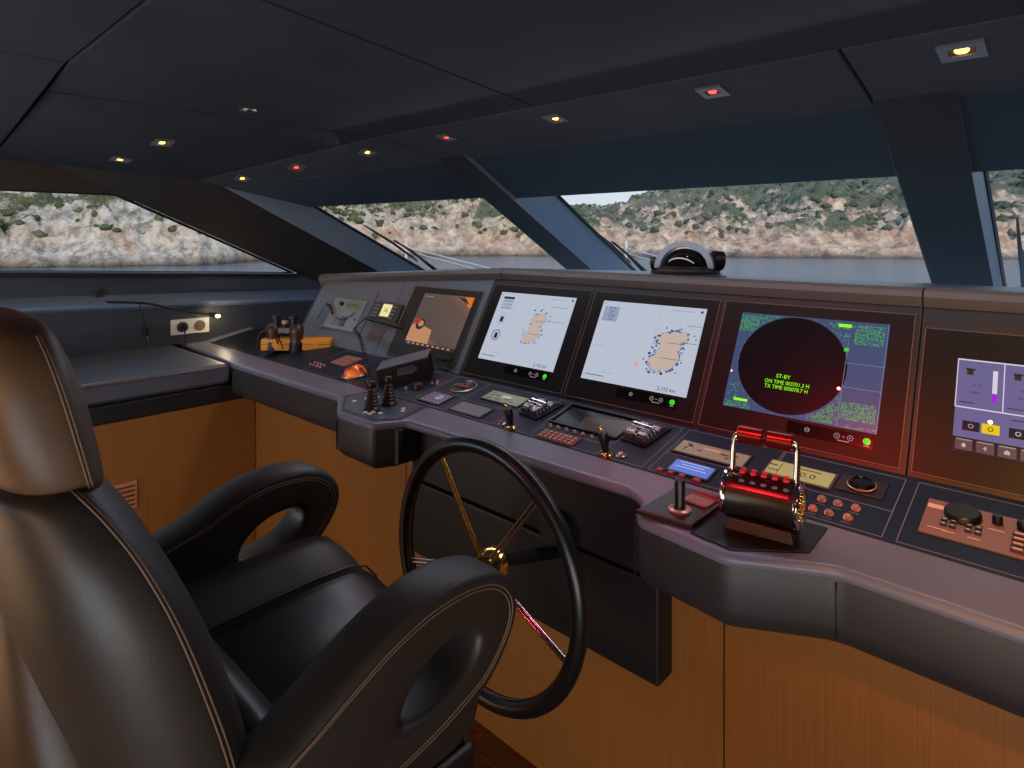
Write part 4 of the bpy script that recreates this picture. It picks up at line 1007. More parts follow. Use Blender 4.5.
# ================================================================== STEERING WHEEL
WC = Vector((-1.03, 1.0, .727))
t = thing('steering_wheel', 'large round leather rimmed steering wheel with thin polished spokes', 'wheel', Matrix.Translation(WC) @ Matrix.Rotation(math.radians(-1), 4, 'X'))
RR = .284; 
b = MB(); b.tube([(RR*math.cos(k*PI/48), 0, RR*math.sin(k*PI/48)) for k in range(96)], .0185, P('rim_leather', (.075,.075,.08), .34, bump=(400,.2,.0004)), n=18, closed=True); b.build('rim', t, smooth=80)
b = MB(); b.tube([((RR-.0187)*math.cos(k*PI/48), -.002, (RR-.0187)*math.sin(k*PI/48)) for k in range(96)], .0013, STITCH, n=4, closed=True); b.build('rim_seam', t)
for k, a in enumerate((123, 51, 195, 339, 267)):
    a = math.radians(a); b = MB(); d = Vector((math.cos(a), 0, math.sin(a)))
    e_ = Vector((-d.z, 0, d.x))
    b.cyl(d*.025+Vector((0,.012,0))+e_*.004, d*(RR-.012)+e_*.004, .0042, BRASS if k == 0 else CHROME, 10)
    b.cyl(d*.025+Vector((0,.012,0))-e_*.005, d*(RR-.012)-e_*.005, .0030, BRASS if k == 0 else CHROME, 10)
    b.build('spoke', t)
b = MB(); M = Matrix.Rotation(PI/2, 4, 'X'); b.lathe([(0, .010), (.022, .010), (.028, .004), (.030, -.012), (.038, -.022), (.038, -.050), (.026, -.052), (.026, -.060), (0, -.060)], (0,0,0), BRASS, n=32, M=M); b.build('hub', t)
b = MB(); b.lathe([(0, .017), (.010, .016), (.012, .009), (0, .009)], (0,0,0), P('hub_cap', (.5,.15,.12), .25, metal=.6), n=20, M=M); b.build('hub_cap', t)
b = MB(); b.cyl((0,.058,0), (0,.29,-.06), .016, P('shaft_black', (.08,.08,.085), .35), 24); b.lathe([(0,-.27),(.055,-.27),(.052,-.29),(0,-.295)], (0,0,0), LEATHER_DARK, n=24, M=M); b.build('shaft', t)

# ================================================================== HELM CHAIR
XC = -1.043
chair = thing('helm_chair', 'large dark leather helm chair with loop armrests and a high back, seen from behind', 'chair', zf(XC, .55, FLOOR))
cz = lambda z: z-FLOOR
def ringxy(z, w, yc, rear, front, e=2.6, n=56, zb=0.):
    out = []
    for k in range(n):
        a = 2*PI*k/n; c, s_ = math.cos(a), math.sin(a)
        x = w*math.copysign(abs(c)**(2/e), c); q = abs(s_)**(2/e)
        y = yc + (front*q if s_ > 0 else -rear*q)
        out.append((x, y-.55, cz(z + zb*(1-abs(x/w)**2 if w else 0))))
    return out
BSH = -.026
def lerp_rows(rows, k=5):
    pts = [Vector((*r, 0)[:3]) for r in rows]
    out = []
    n = len(rows)
    for i in range(n-1):
        r0, r1, r2, r3 = rows[max(i-1,0)], rows[i], rows[i+1], rows[min(i+2,n-1)]
        for j in range(k):
            t_ = j/k; out.append([.5*((2*b_)+(-a_+c_)*t_+(2*a_-5*b_+4*c_-d_)*t_*t_+(-a_+3*b_-3*c_+d_)*t_**3) for a_, b_, c_, d_ in zip(r0, r1, r2, r3)])
    out.append(list(rows[-1])); return out
# columns: z, half width, rim y, rear depth, front depth
BACK = [(.585,.245,.372,.09,.05),(.66,.268,.362,.115,.06),(.76,.283,.345,.125,.065),(.86,.289,.328,.13,.07),(.97,.287,.298,.13,.065),(1.06,.280,.270,.125,.055),(1.13,.262,.242,.11,.048),(1.175,.238,.218,.092,.044),(1.205,.210,.198,.078,.040),(1.215,.17,.190,.05,.03)]
rows = lerp_rows([(a_, b_, c_+BSH, d_, e_) for a_, b_, c_, d_, e_ in BACK])
b = MB(); b.loft([ringxy(*r) for r in rows], LEATHER_CHAIR); b.build('backrest', chair, smooth=60)
HEAD = [(1.195,.165,.190,.05,.03),(1.207,.195,.184,.072,.038),(1.25,.203,.172,.080,.042),(1.30,.200,.160,.080,.044),(1.345,.190,.150,.074,.040),(1.375,.170,.144,.060,.034),(1.393,.142,.141,.042,.026),(1.400,.09,.140,.02,.012)]
rowsH = lerp_rows(HEAD, 4)
b = MB(); b.loft([ringxy(*r, e=3.0) for r in rowsH], P('headrest_leather_lit', (.33,.24,.155), .5, bump=(380,.3,.0006), var=.1)); b.build('headrest', chair, smooth=60)  # warm cabin glow put into the headrest colour
# seams along the back edges
def seam_path(rows, ang, e, off=.0012):
    out = []
    for r in rows:
        c, s_ = math.cos(ang), math.sin(ang)
        x = r[1]*math.copysign(abs(c)**(2/e), c); q = abs(s_)**(2/e); y = r[2] + (r[4]*q if s_ > 0 else -r[3]*q)
        out.append((x*(1+off*2), y-off-.55, cz(r[0])))
    return out
b = MB()
for an in (9, 5): 
    for sgn in (1, -1):
        a = math.radians(an if sgn > 0 else 180-an)
        b.tube(seam_path(rows[2:-3], a, 2.6), .0013, STITCH, n=5); b.tube(seam_path(rowsH[4:-6], a, 3.0), .0013, STITCH, n=5)
b.build('stitching', chair)
# rear mechanism shell
SH = [(.56,.20,.26,.085,.06),(.70,.205,.235,.09,.06),(.86,.185,.205,.082,.07),(.97,.150,.185,.068,.07),(1.06,.105,.168,.048,.06),(1.115,.055,.160,.028,.04),(1.13,.02,.158,.012,.02)]
b = MB(); b.loft([ringxy(*r, e=3.2) for r in lerp_rows(SH)], P('shell_leather_lit', (.21,.15,.10), .48, bump=(380,.3,.0006))); b.build('rear_shell', chair, smooth=60)  # shell leather browned for the warm light falling on it
# lumbar roll and seat
b = MB(); b.loft([[(x, .385+.060*math.cos(a)*k_-.55, cz(.745+.085*math.sin(a)*k_)) for a in [i*PI/10 for i in range(20)]] for x, k_ in ((-.238,.5),(-.225,.85),(-.18,1),(0,1.02),(.18,1),(.225,.85),(.238,.5))], P('lumbar_leather', (.115,.10,.115), .36, bump=(380,.3,.0006))); b.build('lumbar_cushion', chair, smooth=60)
def seat_ring(x, zt, yf, zb_=.64, y0=.36):
    pts = []
    prof = [(y0, zb_), (y0, zt-.04), (y0+.03, zt-.012), (y0+.09, zt-.005), (yf-.16, zt), (yf-.08, zt-.004), (yf-.035, zt-.020), (yf-.008, zt-.052), (yf, zt-.09), (yf-.012, zb_+.02), (yf-.04, zb_)]
    return [(x, y-.55, cz(z)) for y, z in prof]
b = MB(); xs_ = [(-.266,.70,.72),(-.264,.765,.75),(-.252,.808,.765),(-.222,.828,.775),(-.178,.816,.785),(-.140,.782,.80)]
xr = xs_+[(-.128,.765,.818)]
for sgn in (1, -1):
    rr_ = [seat_ring(sgn*x, z+.012, y) for x, z, y in xr]
    if sgn > 0: rr_ = rr_[::-1]
    b = MB(); b.loft(rr_, LEATHER_CHAIR); b.build('seat_bolster', chair, smooth=50)
b = MB(); b.loft([seat_ring(x, z, y) for x, z, y in ((-.132,.765,.812),(-.126,.775,.822),(-.10,.768,.828),(-.04,.752,.832),(.04,.752,.832),(.10,.768,.828),(.126,.775,.822),(.132,.765,.812))], P('seat_leather', (.085,.08,.085), .34, bump=(380,.3,.0006))); b.build('seat_cushion', chair, smooth=50)
b = MB()
for sgn in (1, -1): b.tube([Vector(p)+Vector((0,0,.0015)) for p in [seat_ring(sgn*.130, .787, .817)[i] for i in range(2, 9)]], .0022, P('piping', (.24,.19,.16), .4), n=6)
b.build('piping', chair)
# armrests: rounded loops
OUT = [(.28,.775),(.315,.850),(.38,.888),(.44,.918),(.505,.950),(.58,.972),(.66,.974),(.728,.955),(.768,.915),(.772,.868),(.742,.818),(.695,.780),(.62,.757),(.54,.748),(.46,.744),(.37,.735),(.29,.735)]
INN = [(.538,.822),(.541,.832),(.547,.846),(.558,.860),(.577,.874),(.608,.886),(.640,.889),(.664,.886),(.676,.876),(.679,.864),(.673,.848),(.658,.832),(.632,.818),(.60,.810),(.568,.807),(.548,.809),(.540,.814)]
def armrest(xc, sgn, dy=0.):
    O = catmull([(0, y+(dy if y > .4 else 0), z) for y, z in OUT], 5, closed=True); I = catmull([(0, y+dy, z) for y, z in INN], 5, closed=True)
    hw = .046; rings = []; n = 20
    so = []
    for o_, i_ in zip(O, I):
        c = (o_+i_)/2; h = (o_-i_)/2; L_ = h.length
        ring = []
        for k in range(n):
            a = 2*PI*k/n; e = 3.4 if L_ > .03 else 2.6
            u = math.copysign(abs(math.cos(a))**(2/6.), math.cos(a)); v = math.copysign(abs(math.sin(a))**(2/6.), math.sin(a))
            p = c + h*v + Vector((u*hw, 0, 0)); ring.append((xc-XC+p.x, p.y-.55, cz(p.z)))
        rings.append(ring)
        so.append(c+h*max(.2, 1-.020/L_))
    b = MB(); b.loft(rings, LEATHER_CHAIR, loop=True); a_ = b.build('armrest', chair, smooth=70)
    b = MB()
    for d_, rr2 in ((1, .0013),):
        for side_ in (-1, 1):
            for q in (0.0, .0065):
                pts = [(xc-XC+side_*(hw*.985+.0006), (p - (p-Vector((0,.6,.86))).normalized()*q).y-.55, cz((p-(p-Vector((0,.6,.86))).normalized()*q).z)) for p in so]
                b.tube(pts, rr2, STITCH, n=4, closed=True)
    b.build('stitching', a_)
    return a_
armrest(-.743, 1, -.006); armrest(-1.346, -1, .026)
# base of the seat
b = MB(); b.box((0, -.03, cz(.585)), (.56, .44, .10), P('seat_pan', (.11,.085,.085), .4)); b.build('seat_pan', chair, bevel=.018, seg=3)
b = MB(); b.tube([(-.27, .198, cz(.632)), (.27, .198, cz(.632))], .004, P('red_piping', (.40,.08,.11), .35), n=6); b.build('pan_piping', chair)
b = MB()
for s_ in (-1, 1):
    b = MB(); b.box((s_*.287, -.05, cz(.66)), (.02, .12, .20), P('arm_bracket', (.45,.36,.28), .3, metal=.7)); b.build('arm_bracket', chair, bevel=.006)
b = MB(); b.lathe([(0,0), (.24,0), (.24,.012), (.20,.03), (.09,.05), (.075,.08), (.07,.32), (.10,.40), (.16,.52), (.16,.56), (0,.56)], (0,-.03,0.001), P('pedestal', (.10,.10,.105), .35), n=36); b.build('pedestal', chair)

# ================================================================== CEILING FITTINGS
nF = Vector((0, .08, .47)).normalized()
F0 = Vector((-1, 1.81, 2.0))
A2, B2, C2 = Vector((-3.58, 1.30, wallz(1.30))), Vector((-2.62, S1, ZC)), Vector((-2.64, 2.28, 1.92))
nL = (A2-B2).cross(C2-B2).normalized()
A3, B3, C3 = Vector((-2.62, .46, ZC)), Vector((-2.62, S1, ZC)), Vector((wx(.46), .46, wallz(.46))); nP = (Vector((-3.58, 1.30, wallz(1.30)))-A3).cross(C3-A3).normalized()
def down(p, n, ax=Vector((1,0,0))):
    n = n.copy(); 
    if n.z > 0: n = -n
    u = (ax - n*ax.dot(n)).normalized(); v = n.cross(u)
    return Matrix(((u.x, v.x, n.x, p.x), (u.y, v.y, n.y, p.y), (u.z, v.z, n.z, p.z), (0,0,0,1)))
WARM = (1., .74, .42); RED = (1., .10, .10)
FRM = P('light_frame', (.50,.50,.52), .35, metal=.4)
DL = [((962, 50), F0, nF, WARM, 'warm ceiling downlight nearest the camera at the right, in a square grey frame', .10),
      ((713, 91), F0, nF, RED, 'red lit square ceiling downlight second from the right', .085),
      ((556, 118), F0, nF, WARM, 'warm square ceiling downlight third from the right, above the middle windscreen pane', .08),
      ((447, 137), F0, nF, RED, 'red lit square ceiling downlight above the left middle pillar', .078),
      ((368, 152), B2, nL, WARM, 'warm square ceiling downlight left of the left middle pillar', .078),
      ((297, 167), B2, nL, RED, 'red square ceiling downlight near the port front corner', .078),
      ((243, 178), B2, nL, WARM, 'small warm ceiling downlight right at the port front corner', .07),
      ((163, 142), A3, nP, WARM, 'warm ceiling downlight in the port side panel, nearer the centre of the ceiling', .078),
      ((121, 159), A3, nP, WARM, 'warm ceiling downlight in the port side panel, nearest the side window', .078)]
def spot(name, loc, target, color, power, size, blend=.6, rad=.02):
    l = bpy.data.lights.new(name, 'SPOT'); l.energy = power; l.color = color; l.spot_size = math.radians(size); l.spot_blend = blend; l.shadow_soft_size = rad
    o = bpy.data.objects.new(name, l); COL.objects.link(o); o.location = loc
    o.rotation_euler = (Vector(target)-Vector(loc)).to_track_quat('-Z', 'Y').to_euler(); return o
nQ = (Vector((-3.58, 1.30, wallz(1.30)))-A3).cross(B3-A3).normalized()
for (px, py), p0, nn, colr, lab, s_ in DL:
    if px == 163: nn = nQ
    p = on(px, py, p0, nn)
    t = thing('ceiling_downlight', lab, 'light', down(p, nn))
    b = MB(); 
    h = s_/2; k_ = h*.60
    o0 = [(-h,-h),(h,-h),(h,h),(-h,h)]; i0 = [(-k_,-k_*.8),(k_,-k_*.8),(k_,k_*.8),(-k_,k_*.8)]
    vs = [(x,y,-.001) for x,y in o0]+[(x,y,.007) for x,y in o0]+[(x,y,.007) for x,y in i0]+[(x,y,.001) for x,y in i0]; fs = []
    for i in range(4):
        j = (i+1) % 4; fs += [(i,j,4+j,4+i), (4+i,4+j,8+j,8+i), (8+i,8+j,12+j,12+i)]
    b.add(vs, fs, FRM); b.build('frame', t, smooth=0)
    b = MB(); hot = E('lamp_warm' if colr == WARM else 'lamp_red', (1., .70, .30) if colr == WARM else (1., .22, .16), 7. if colr == WARM else 4.5)
    b.box((0, 0, .0015), (k_*2, k_*1.6, .001), P('lamp_well', (.40,.22,.15) if colr == WARM else (.4,.1,.1), .4)); b.lathe([(0,0),(k_*.55,0),(k_*.5,.004),(0,.005)], (.0,.004,.002), hot, n=16); b.build('lamp', t)
    n_ = -nn if nn.z > 0 else nn
    spot('downlight_beam', p+n_*.02, p+n_*1.0, WARM if colr == WARM else RED, 2.6 if colr == WARM else 1.6, 110)
p = on(248, 110, Vector((0,0,ZC)), Vector((0,0,1)))
t = thing('smoke_detector', 'small round chrome ringed detector in the middle of the dark ceiling', 'detector', down(p, Vector((0,0,1))))
b = MB(); b.lathe([(.020,0),(.034,0),(.033,.006),(.026,.008),(.020,.003)], (0,0,0), STEEL, n=24); b.build('ring', t)
b = MB(); b.lathe([(0,.0),(.019,.0),(.012,.006),(0,.007)], (0,0,0), BLACK, n=20); b.build('core', t)

# ================================================================== OUTSIDE
SEA = -3.0
def interp(x, tab):
    if x <= tab[0][0]: return tab[0][1]
    for (a, b_), (c, d) in zip(tab, tab[1:]):
        if x <= c: return b_+(d-b_)*(x-a)/(c-a)
    return tab[-1][1]
# bearing (deg right of the camera heading), shoreline range, ridge elevation (slope from the eye)
SHORE = [(-75, 80), (-39.6, 114), (-27, 108), (-22, 124), (-15, 140), (-9, 145), (5, 143), (23, 143), (32, 150), (39, 162), (70, 190)]
RIDGE = [(-75, .30), (-39.6, .22), (-30, .17), (-21, .135), (-10, .112), (-2, .092), (2, .060), (4.5, .044), (6.5, .040), (9, .050), (12, .056), (14, .075), (18, .092), (24, .105), (32, .12), (40, .125), (70, .15)]
def terr(bd, f):
    """f in 0..1 from shore to behind the ridge; returns point"""
    rs = interp(bd, SHORE); nz_ = noise.fractal(Vector((bd*.35, 0, 3)), 1.0, 2.0, 4); rs += nz_*3.0
    depth = 150.0 if bd < 0 else 170.0
    r = rs + depth*f
    a = math.radians(bd)
    x, d = r*math.sin(a), r*math.cos(a)
    X = CY*x - SY*d; Y = SY*x + CY*d
    rid = interp(bd, RIDGE)*(rs+depth*.72)*math.cos(a) - SEA + EZ
    cl = 5.5 + 2.5*noise.noise(Vector((bd*.25, 7, 0)))
    t1 = min(1, f/.055); t2 = max(0, min(1, (f-.03)/.69))
    h = cl*(t1**.7) + (rid-cl)*(t2**.85) - max(0, f-.75)*60
    q = Vector((X, Y, 0))
    h += min(1, f*9)*(4.0*noise.fractal(q*.035, 1.0, 2.1, 6) + 3.4*abs(noise.noise(q*.10+Vector((3,1,9)))) + 2.6*noise.fractal(q*.24, .7, 2.2, 4))
    h += (1-min(1, abs(f-.045)/.045))*1.8*noise.fractal(q*.45, .8, 2.2, 4)
    return Vector((X, Y, SEA + (h if f > 0 else -1.5)))
NB, NF = 620, 130
vs = []; fs = []
for i in range(NB+1):
    bd = -72+144*i/NB
    for j in range(NF+1):
        f = (j/NF)**1.7
        vs.append(terr(bd, f))
for i in range(NB):
    for j in range(NF):
        a = i*(NF+1)+j; fs.append((a, a+NF+1, a+NF+2, a+1))
m, nt, bs = new_mat('maquis_hillside'); N = nt.nodes.new; L = nt.links.new
geo = N('ShaderNodeNewGeometry'); sep = N('ShaderNodeSeparateXYZ'); L(geo.outputs['Position'], sep.inputs[0])
def ntex(scale, detail=6, rough=.6, vec=None, dist=0):
    n_ = N('ShaderNodeTexNoise'); n_.inputs['Scale'].default_value = scale; n_.inputs['Detail'].default_value = detail; n_.inputs['Roughness'].default_value = rough; n_.inputs['Distortion'].default_value = dist
    L(vec or geo.outputs['Position'], n_.inputs['Vector']); return n_.outputs['Fac']
def ramp(src, stops):
    c = N('ShaderNodeValToRGB'); e = c.color_ramp.elements; e[0].position, e[1].position = stops[0][0], stops[-1][0]
    e[0].color = (*lin(stops[0][1]), 1); e[1].color = (*lin(stops[-1][1]), 1)
    for p_, c_ in stops[1:-1]: q = e.new(p_); q.color = (*lin(c_), 1)
    L(src, c.inputs[0]); return c.outputs[0]
def mixc(f, a, b_):
    x = N('ShaderNodeMix'); x.data_type = 'RGBA'; L(f, x.inputs[0]); L(a, x.inputs[6]); L(b_, x.inputs[7]); return x.outputs[2]
def mth(op, a, b_=None, c=None):
    x = N('ShaderNodeMath'); x.operation = op
    for k, v in enumerate((a, b_, c)):
        if v is None: continue
        if isinstance(v, (int, float)): x.inputs[k].default_value = v
        else: L(v, x.inputs[k])
    return x.outputs[0]
rock_w = ramp(ntex(.33, 10, .78), [(.32, (.28,.24,.20)), (.43, (.56,.48,.40)), (.52, (.76,.66,.57)), (.66, (.92,.85,.76))])
rock_g = ramp(ntex(.42, 10, .78), [(.30, (.32,.30,.28)), (.43, (.56,.54,.50)), (.52, (.76,.73,.68)), (.68, (.90,.88,.84))])
side = mth('MULTIPLY_ADD', sep.outputs['Y'], .011, -.35)            # warmer rock towards starboard
cl_ = N('ShaderNodeClamp'); L(side, cl_.inputs[0])
rock = mixc(cl_.outputs[0], rock_g, rock_w)
ora = ramp(ntex(.13, 3), [(.45, (0,0,0)), (.62, (1,1,1))]); low = mth('LESS_THAN', sep.outputs['Z'], 3.5)
orr = N('ShaderNodeMath'); orr.operation = 'MULTIPLY'; L(ora, orr.inputs[0]); L(low, orr.inputs[1])
om = mth('MULTIPLY', orr.outputs[0], .28)
oc = N('ShaderNodeRGB'); oc.outputs[0].default_value = (*lin((.74,.50,.34)), 1)
rock = mixc(om, rock, oc.outputs[0])
veg = ramp(ntex(1.6, 5, .7), [(.3, (.20,.22,.15)), (.5, (.32,.34,.23)), (.7, (.46,.47,.33))])
vm = ntex(.085, 8, .72)
hz_ = mth('MULTIPLY_ADD', sep.outputs['Z'], .012, -.10)
vm2 = mth('ADD', vm, hz_)
vmask = ramp(vm2, [(.47, (0,0,0)), (.53, (1,1,1))])
above = mth('GREATER_THAN', sep.outputs['Z'], 1.2)
vmask = mth('MULTIPLY', vmask, above)
colr_ = mixc(vmask, rock, veg)
# darker wet band at the waterline
wet = ramp(mth('MULTIPLY_ADD', sep.outputs['Z'], .5, 1.6), [(.0, (.35,.33,.30)), (1., (1,1,1))])
mm = N('ShaderNodeMix'); mm.data_type = 'RGBA'; mm.blend_type = 'MULTIPLY'; mm.inputs[0].default_value = 1.; L(colr_, mm.inputs[6]); L(wet, mm.inputs[7])
hzc = N('ShaderNodeRGB'); hzc.outputs[0].default_value = (*lin((.58,.62,.64)), 1)  # distance haze mixed into the hillside base colour
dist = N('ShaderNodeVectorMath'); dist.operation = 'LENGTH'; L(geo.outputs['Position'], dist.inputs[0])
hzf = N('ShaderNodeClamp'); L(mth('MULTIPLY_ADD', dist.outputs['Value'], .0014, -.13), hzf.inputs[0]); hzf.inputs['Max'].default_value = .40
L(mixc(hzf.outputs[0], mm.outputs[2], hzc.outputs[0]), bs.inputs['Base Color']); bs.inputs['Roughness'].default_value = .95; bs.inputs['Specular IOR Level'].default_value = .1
bp = N('ShaderNodeBump'); bp.inputs['Strength'].default_value = .9; bp.inputs['Distance'].default_value = 1.4; L(ntex(.8, 9, .75), bp.inputs['Height']); L(bp.outputs[0], bs.inputs['Normal'])
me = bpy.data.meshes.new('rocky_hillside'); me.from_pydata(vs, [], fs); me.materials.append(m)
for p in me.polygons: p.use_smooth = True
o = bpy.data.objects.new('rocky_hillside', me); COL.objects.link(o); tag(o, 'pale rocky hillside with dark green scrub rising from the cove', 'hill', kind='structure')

# scrub bushes on the slopes
SCRUB = P('scrub_green', (.30,.33,.25), .95, var=.4, vscale=.25, spec=.05, bump=(3., 1., .5))
vs = []; fs = []; rr = random.Random(11)
base_ico = []
import bmesh
bm = bmesh.new(); bmesh.ops.create_icosphere(bm, subdivisions=2, radius=1); iv = [v.co.copy() for v in bm.verts]; ifc = [[v.index for v in f.verts] for f in bm.faces]; bm.free()
def bush(p, r, hs=.8):
    bs_ = len(vs); off = Vector((rr.random()*50, rr.random()*50, 0))
    for v in iv:
        k = 1+.55*noise.noise(v*1.7+off)+.35*noise.noise(v*4+off); vs.append(p+Vector((v.x*r*k, v.y*r*k, (v.z+.35)*r*hs*k)))
    fs.extend([[bs_+i for i in f] for f in ifc])
cnt = 0
while cnt < 4200:
    bd = rr.uniform(-46, 46); f = rr.uniform(.05, .8)**1.15
    q = terr(bd, f)
    if q.z < 1.4: continue
    if noise.fractal(q*.05, 1, 2, 3) < rr.uniform(-.7, .35): continue
    bush(q-Vector((0,0,.25)), rr.uniform(.3, 1.0)*(.95 if bd < -20 else 1.1), .7); cnt += 1
me = bpy.data.meshes.new('scrub'); me.from_pydata(vs, [], fs); me.materials.append(SCRUB)
for p in me.polygons: p.use_smooth = True
o = bpy.data.objects.new('scrub', me); COL.objects.link(o); tag(o, 'dense low green scrub bushes dotted over the rocky slopes', 'scrub', kind='stuff')
# sea
m, nt, bs = new_mat('sea_water'); bs.inputs['Base Color'].default_value = (*lin((.16,.24,.29)), 1); bs.inputs['Roughness'].default_value = .16; bs.inputs['IOR'].default_value = 1.33
tc = nt.nodes.new('ShaderNodeTexCoord'); mp = nt.nodes.new('ShaderNodeMapping'); mp.inputs['Rotation'].default_value = (0, 0, -YAW); mp.inputs['Scale'].default_value = (.6, 1.3, 1)
n_ = nt.nodes.new('ShaderNodeTexNoise'); n_.inputs['Scale'].default_value = .9; n_.inputs['Detail'].default_value = 6; n_.inputs['Roughness'].default_value = .65
bp = nt.nodes.new('ShaderNodeBump'); bp.inputs['Strength'].default_value = .8; bp.inputs['Distance'].default_value = .35
nt.links.new(tc.outputs['Object'], mp.inputs[0]); nt.links.new(mp.outputs[0], n_.inputs['Vector']); nt.links.new(n_.outputs['Fac'], bp.inputs['Height']); nt.links.new(bp.outputs[0], bs.inputs['Normal'])
b = MB(); b.poly([(-400, -60, SEA), (300, -60, SEA), (300, 400, SEA), (-400, 400, SEA)], m); o = b.build('sea_water', smooth=0); tag(o, 'calm grey blue water of the cove', 'water', kind='structure')
# foredeck and hull side below the windows
b = MB(); b.hexa([(-3.9, 3.45, -.2), (1.8, 3.45, -.2), (1.8, 3.8, -.2), (.6, 8.0, -.2), (-1.05, 10.5, -.2), (-2.9, 8.0, -.2), (-3.9, 3.8, -.2)],
                 [(-3.9, 3.45, .36), (1.8, 3.45, .36), (1.8, 3.8, .35), (.6, 8.0, .2), (-1.05, 10.5, .1), (-2.9, 8.0, .2), (-3.9, 3.8, .35)], P('deck_white', (.72,.74,.76), .5))
o = b.build('foredeck'); tag(o, 'white foredeck ahead of the windscreen', 'deck', kind='structure')
# windscreen wipers
def wiper(lab, a, c, side=.03):
    a = Vector(a); c = Vector(c); t = thing('windscreen_wiper', lab, 'wiper', Matrix.Translation(c))
    d = (a-c); up_ = Vector((0, .485, .875))
    b = MB(); b.tube([Vector((0,0,0))+up_*.04, d*.35+up_*.06, d*.62+up_*.05], [.012, .009, .006], RUBBER, n=8); b.tube([Vector((side,0,0))+up_*.04, d*.6+Vector((side*.4,0,0))+up_*.05], .006, RUBBER, n=6); b.build('arm', t)
    b = MB(); b.tube([d*.25+up_*.02, d*.62+up_*.03, d+up_*.02], [.006, .010, .005], RUBBER, n=6); b.build('blade', t)
def gp(px, py, off=.02): return on(px, py, Vector((0, 2.6, gz(2.6)))+Vector((0,.485,.875))*off, Vector((0,.485,.875)))
def gp1(px, py): return on(px, py, Vector((-3.55, 1.80, 1.785)), (Vector((-2.67, 2.55, gz(2.55)))-Vector((-3.55,1.8,1.785))).cross(Vector((-3.55,3.2,1.085))-Vector((-3.55,1.8,1.785))))
wiper('black wiper along the left edge of the port windscreen pane', gp1(363, 228), gp1(432, 274))
wiper('black wiper along the left edge of the middle windscreen pane', gp(588, 229), gp(642, 276))
wiper('upright black wiper outside the right hand windscreen pane', gp(1017, 222), gp(1024, 306), .015)
# guard rails on the foredeck
WR = P('rail_white', (.70,.72,.74), .4)
def rail(lab, px0, py0, px1, py1, Y0, Y1):
    r0 = ray(px0, py0); r1 = ray(px1, py1); p0 = EYE+r0*(Y0/r0.y); p1 = EYE+r1*(Y1/r1.y)
    t = thing('guard_rail', lab, 'rail', Matrix.Translation(p0)); d = p1-p0
    b = MB(); b.tube([(0,0,0), d*1.25], .008, WR, n=8); b.tube([(0,0,-.06), d*1.25+Vector((0,0,-.05))], .006, WR, n=8); b.build('rail', t)
    b = MB(); b.cyl((0,0,.08), (0,0,.22-p0.z), .018, WR, 12); b.cyl(d*1.25, d*1.25+Vector((0,0,.25-(p0+d*1.25).z)), .022, WR, 12); b.build('stanchion', t)
rail('white double guard rail and post seen through the port windscreen pane', 406, 247, 500, 271, 6.0, 5.2)
rail('white double guard rail and post seen behind the compass through the middle pane', 626, 248, 765, 286, 6.2, 4.9)

# ================================================================== LIGHT
w = bpy.data.worlds.new('sky'); sc.world = w; w.use_nodes = True; nt = w.node_tree; bg = nt.nodes['Background']
tc = nt.nodes.new('ShaderNodeTexCoord'); sx = nt.nodes.new('ShaderNodeSeparateXYZ'); cr = nt.nodes.new('ShaderNodeValToRGB')
cr.color_ramp.elements[0].position = .0; cr.color_ramp.elements[0].color = (*lin((.66,.68,.69)), 1)
cr.color_ramp.elements[1].position = .7; cr.color_ramp.elements[1].color = (*lin((.60,.74,.90)), 1)
nt.links.new(tc.outputs['Generated'], sx.inputs[0]); nt.links.new(sx.outputs['Z'], cr.inputs[0]); nt.links.new(cr.outputs[0], bg.inputs[0]); bg.inputs[1].default_value = 2.0
def area(name, loc, target, color, power, sx_, sy_):
    l = bpy.data.lights.new(name, 'AREA'); l.shape = 'RECTANGLE'; l.size = sx_; l.size_y = sy_; l.energy = power; l.color = color
    o = bpy.data.objects.new(name, l); COL.objects.link(o); o.location = loc
    o.rotation_euler = (Vector(target)-Vector(loc)).to_track_quat('-Z', 'Y').to_euler(); return o
sun = bpy.data.lights.new('low_sun', 'SUN'); sun.energy = 4.2; sun.color = (1., .80, .62); sun.angle = math.radians(8)
so_ = bpy.data.objects.new('low_sun', sun); COL.objects.link(so_); so_.rotation_euler = Vector((-.75, .55, -.38)).to_track_quat('-Z', 'Y').to_euler()
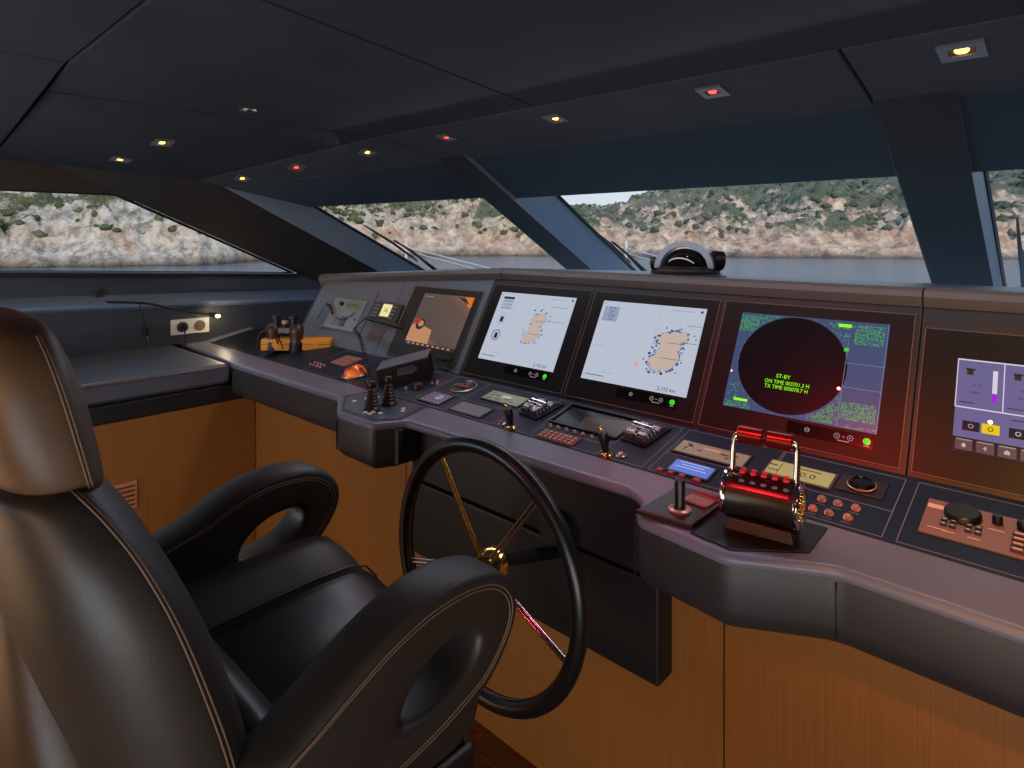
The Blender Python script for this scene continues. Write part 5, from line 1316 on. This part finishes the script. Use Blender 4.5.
# warm cabin light: unseen area lights added aft and low for chair and oak
area('cabin_glow', (-.5, -1.7, 1.3), (-1.3, 1.0, .7), (1., .54, .23), 14, 1.4, 1.0)
area('warm_fill_low', (-2.3, -.9, .35), (-2.7, 1.3, .45), (1., .54, .22), 6, 1.2, .3)
area('warm_fill_low', (.6, -.2, .50), (-.5, 1.35, .35), (1., .56, .24), 4, 1.2, .4)
area('cool_fill', (.5, -.9, .6), (-1.2, 1.2, 2.5), (.80, .90, 1.), 25, 1.6, .8)  # unseen cool light added to brighten the ceiling
area('cool_fill', (-2.6, -.9, 1.0), (-2.6, 1.4, 2.1), (.72, .86, 1.), 16, 1.2, .6)  # second unseen cool light added, for the port ceiling
area('console_fill', (-1.3, 1.70, 1.97), (-1.3, 1.45, .9), (.85, .86, 1.), 10, 3.0, .12)  # unseen area light added to brighten the console nose
spot('red_glow_spot', (-.62, .35, 1.96), (-.68, 1.66, .98), (1., .02, .03), 60, 40, 1., .05)  # unseen red spots added for the glow on fascia and wheel
spot('red_glow_spot', (-1.2, -.3, 1.96), (-1.0, 1.2, .85), (1., .05, .07), 8, 46, .9, .05)
spot('amber_light', (.25, .2, 1.96), (-.15, 1.66, .98), (1., .38, .08), 100, 40, 1., .05)  # unseen amber spot added for the glow on the engine display
l = bpy.data.lights.new('reading_lamp', 'POINT'); l.energy = .5; l.color = (1., .8, .55); l.shadow_soft_size = .01
o = bpy.data.objects.new('reading_lamp', l); COL.objects.link(o); o.location = LAMP_HEAD+Vector((.03, .03, -.02))

# ================================================================== CAMERA
cam = bpy.data.cameras.new('camera'); co = bpy.data.objects.new('camera', cam); COL.objects.link(co)
cam.sensor_width = 36; cam.lens = FPX*36/1024; cam.shift_y = -(384-HY)/1024
co.location = EYE; co.rotation_euler = (PI/2, 0, YAW); cam.clip_start = .02; cam.clip_end = 2000
sc.camera = co
sc.view_settings.view_transform = 'Standard'; sc.view_settings.look = 'None'; sc.view_settings.exposure = 0
sc.cycles.use_denoising = True
sc.cycles.max_bounces = 8
sc.cycles.sample_clamp_indirect = 4
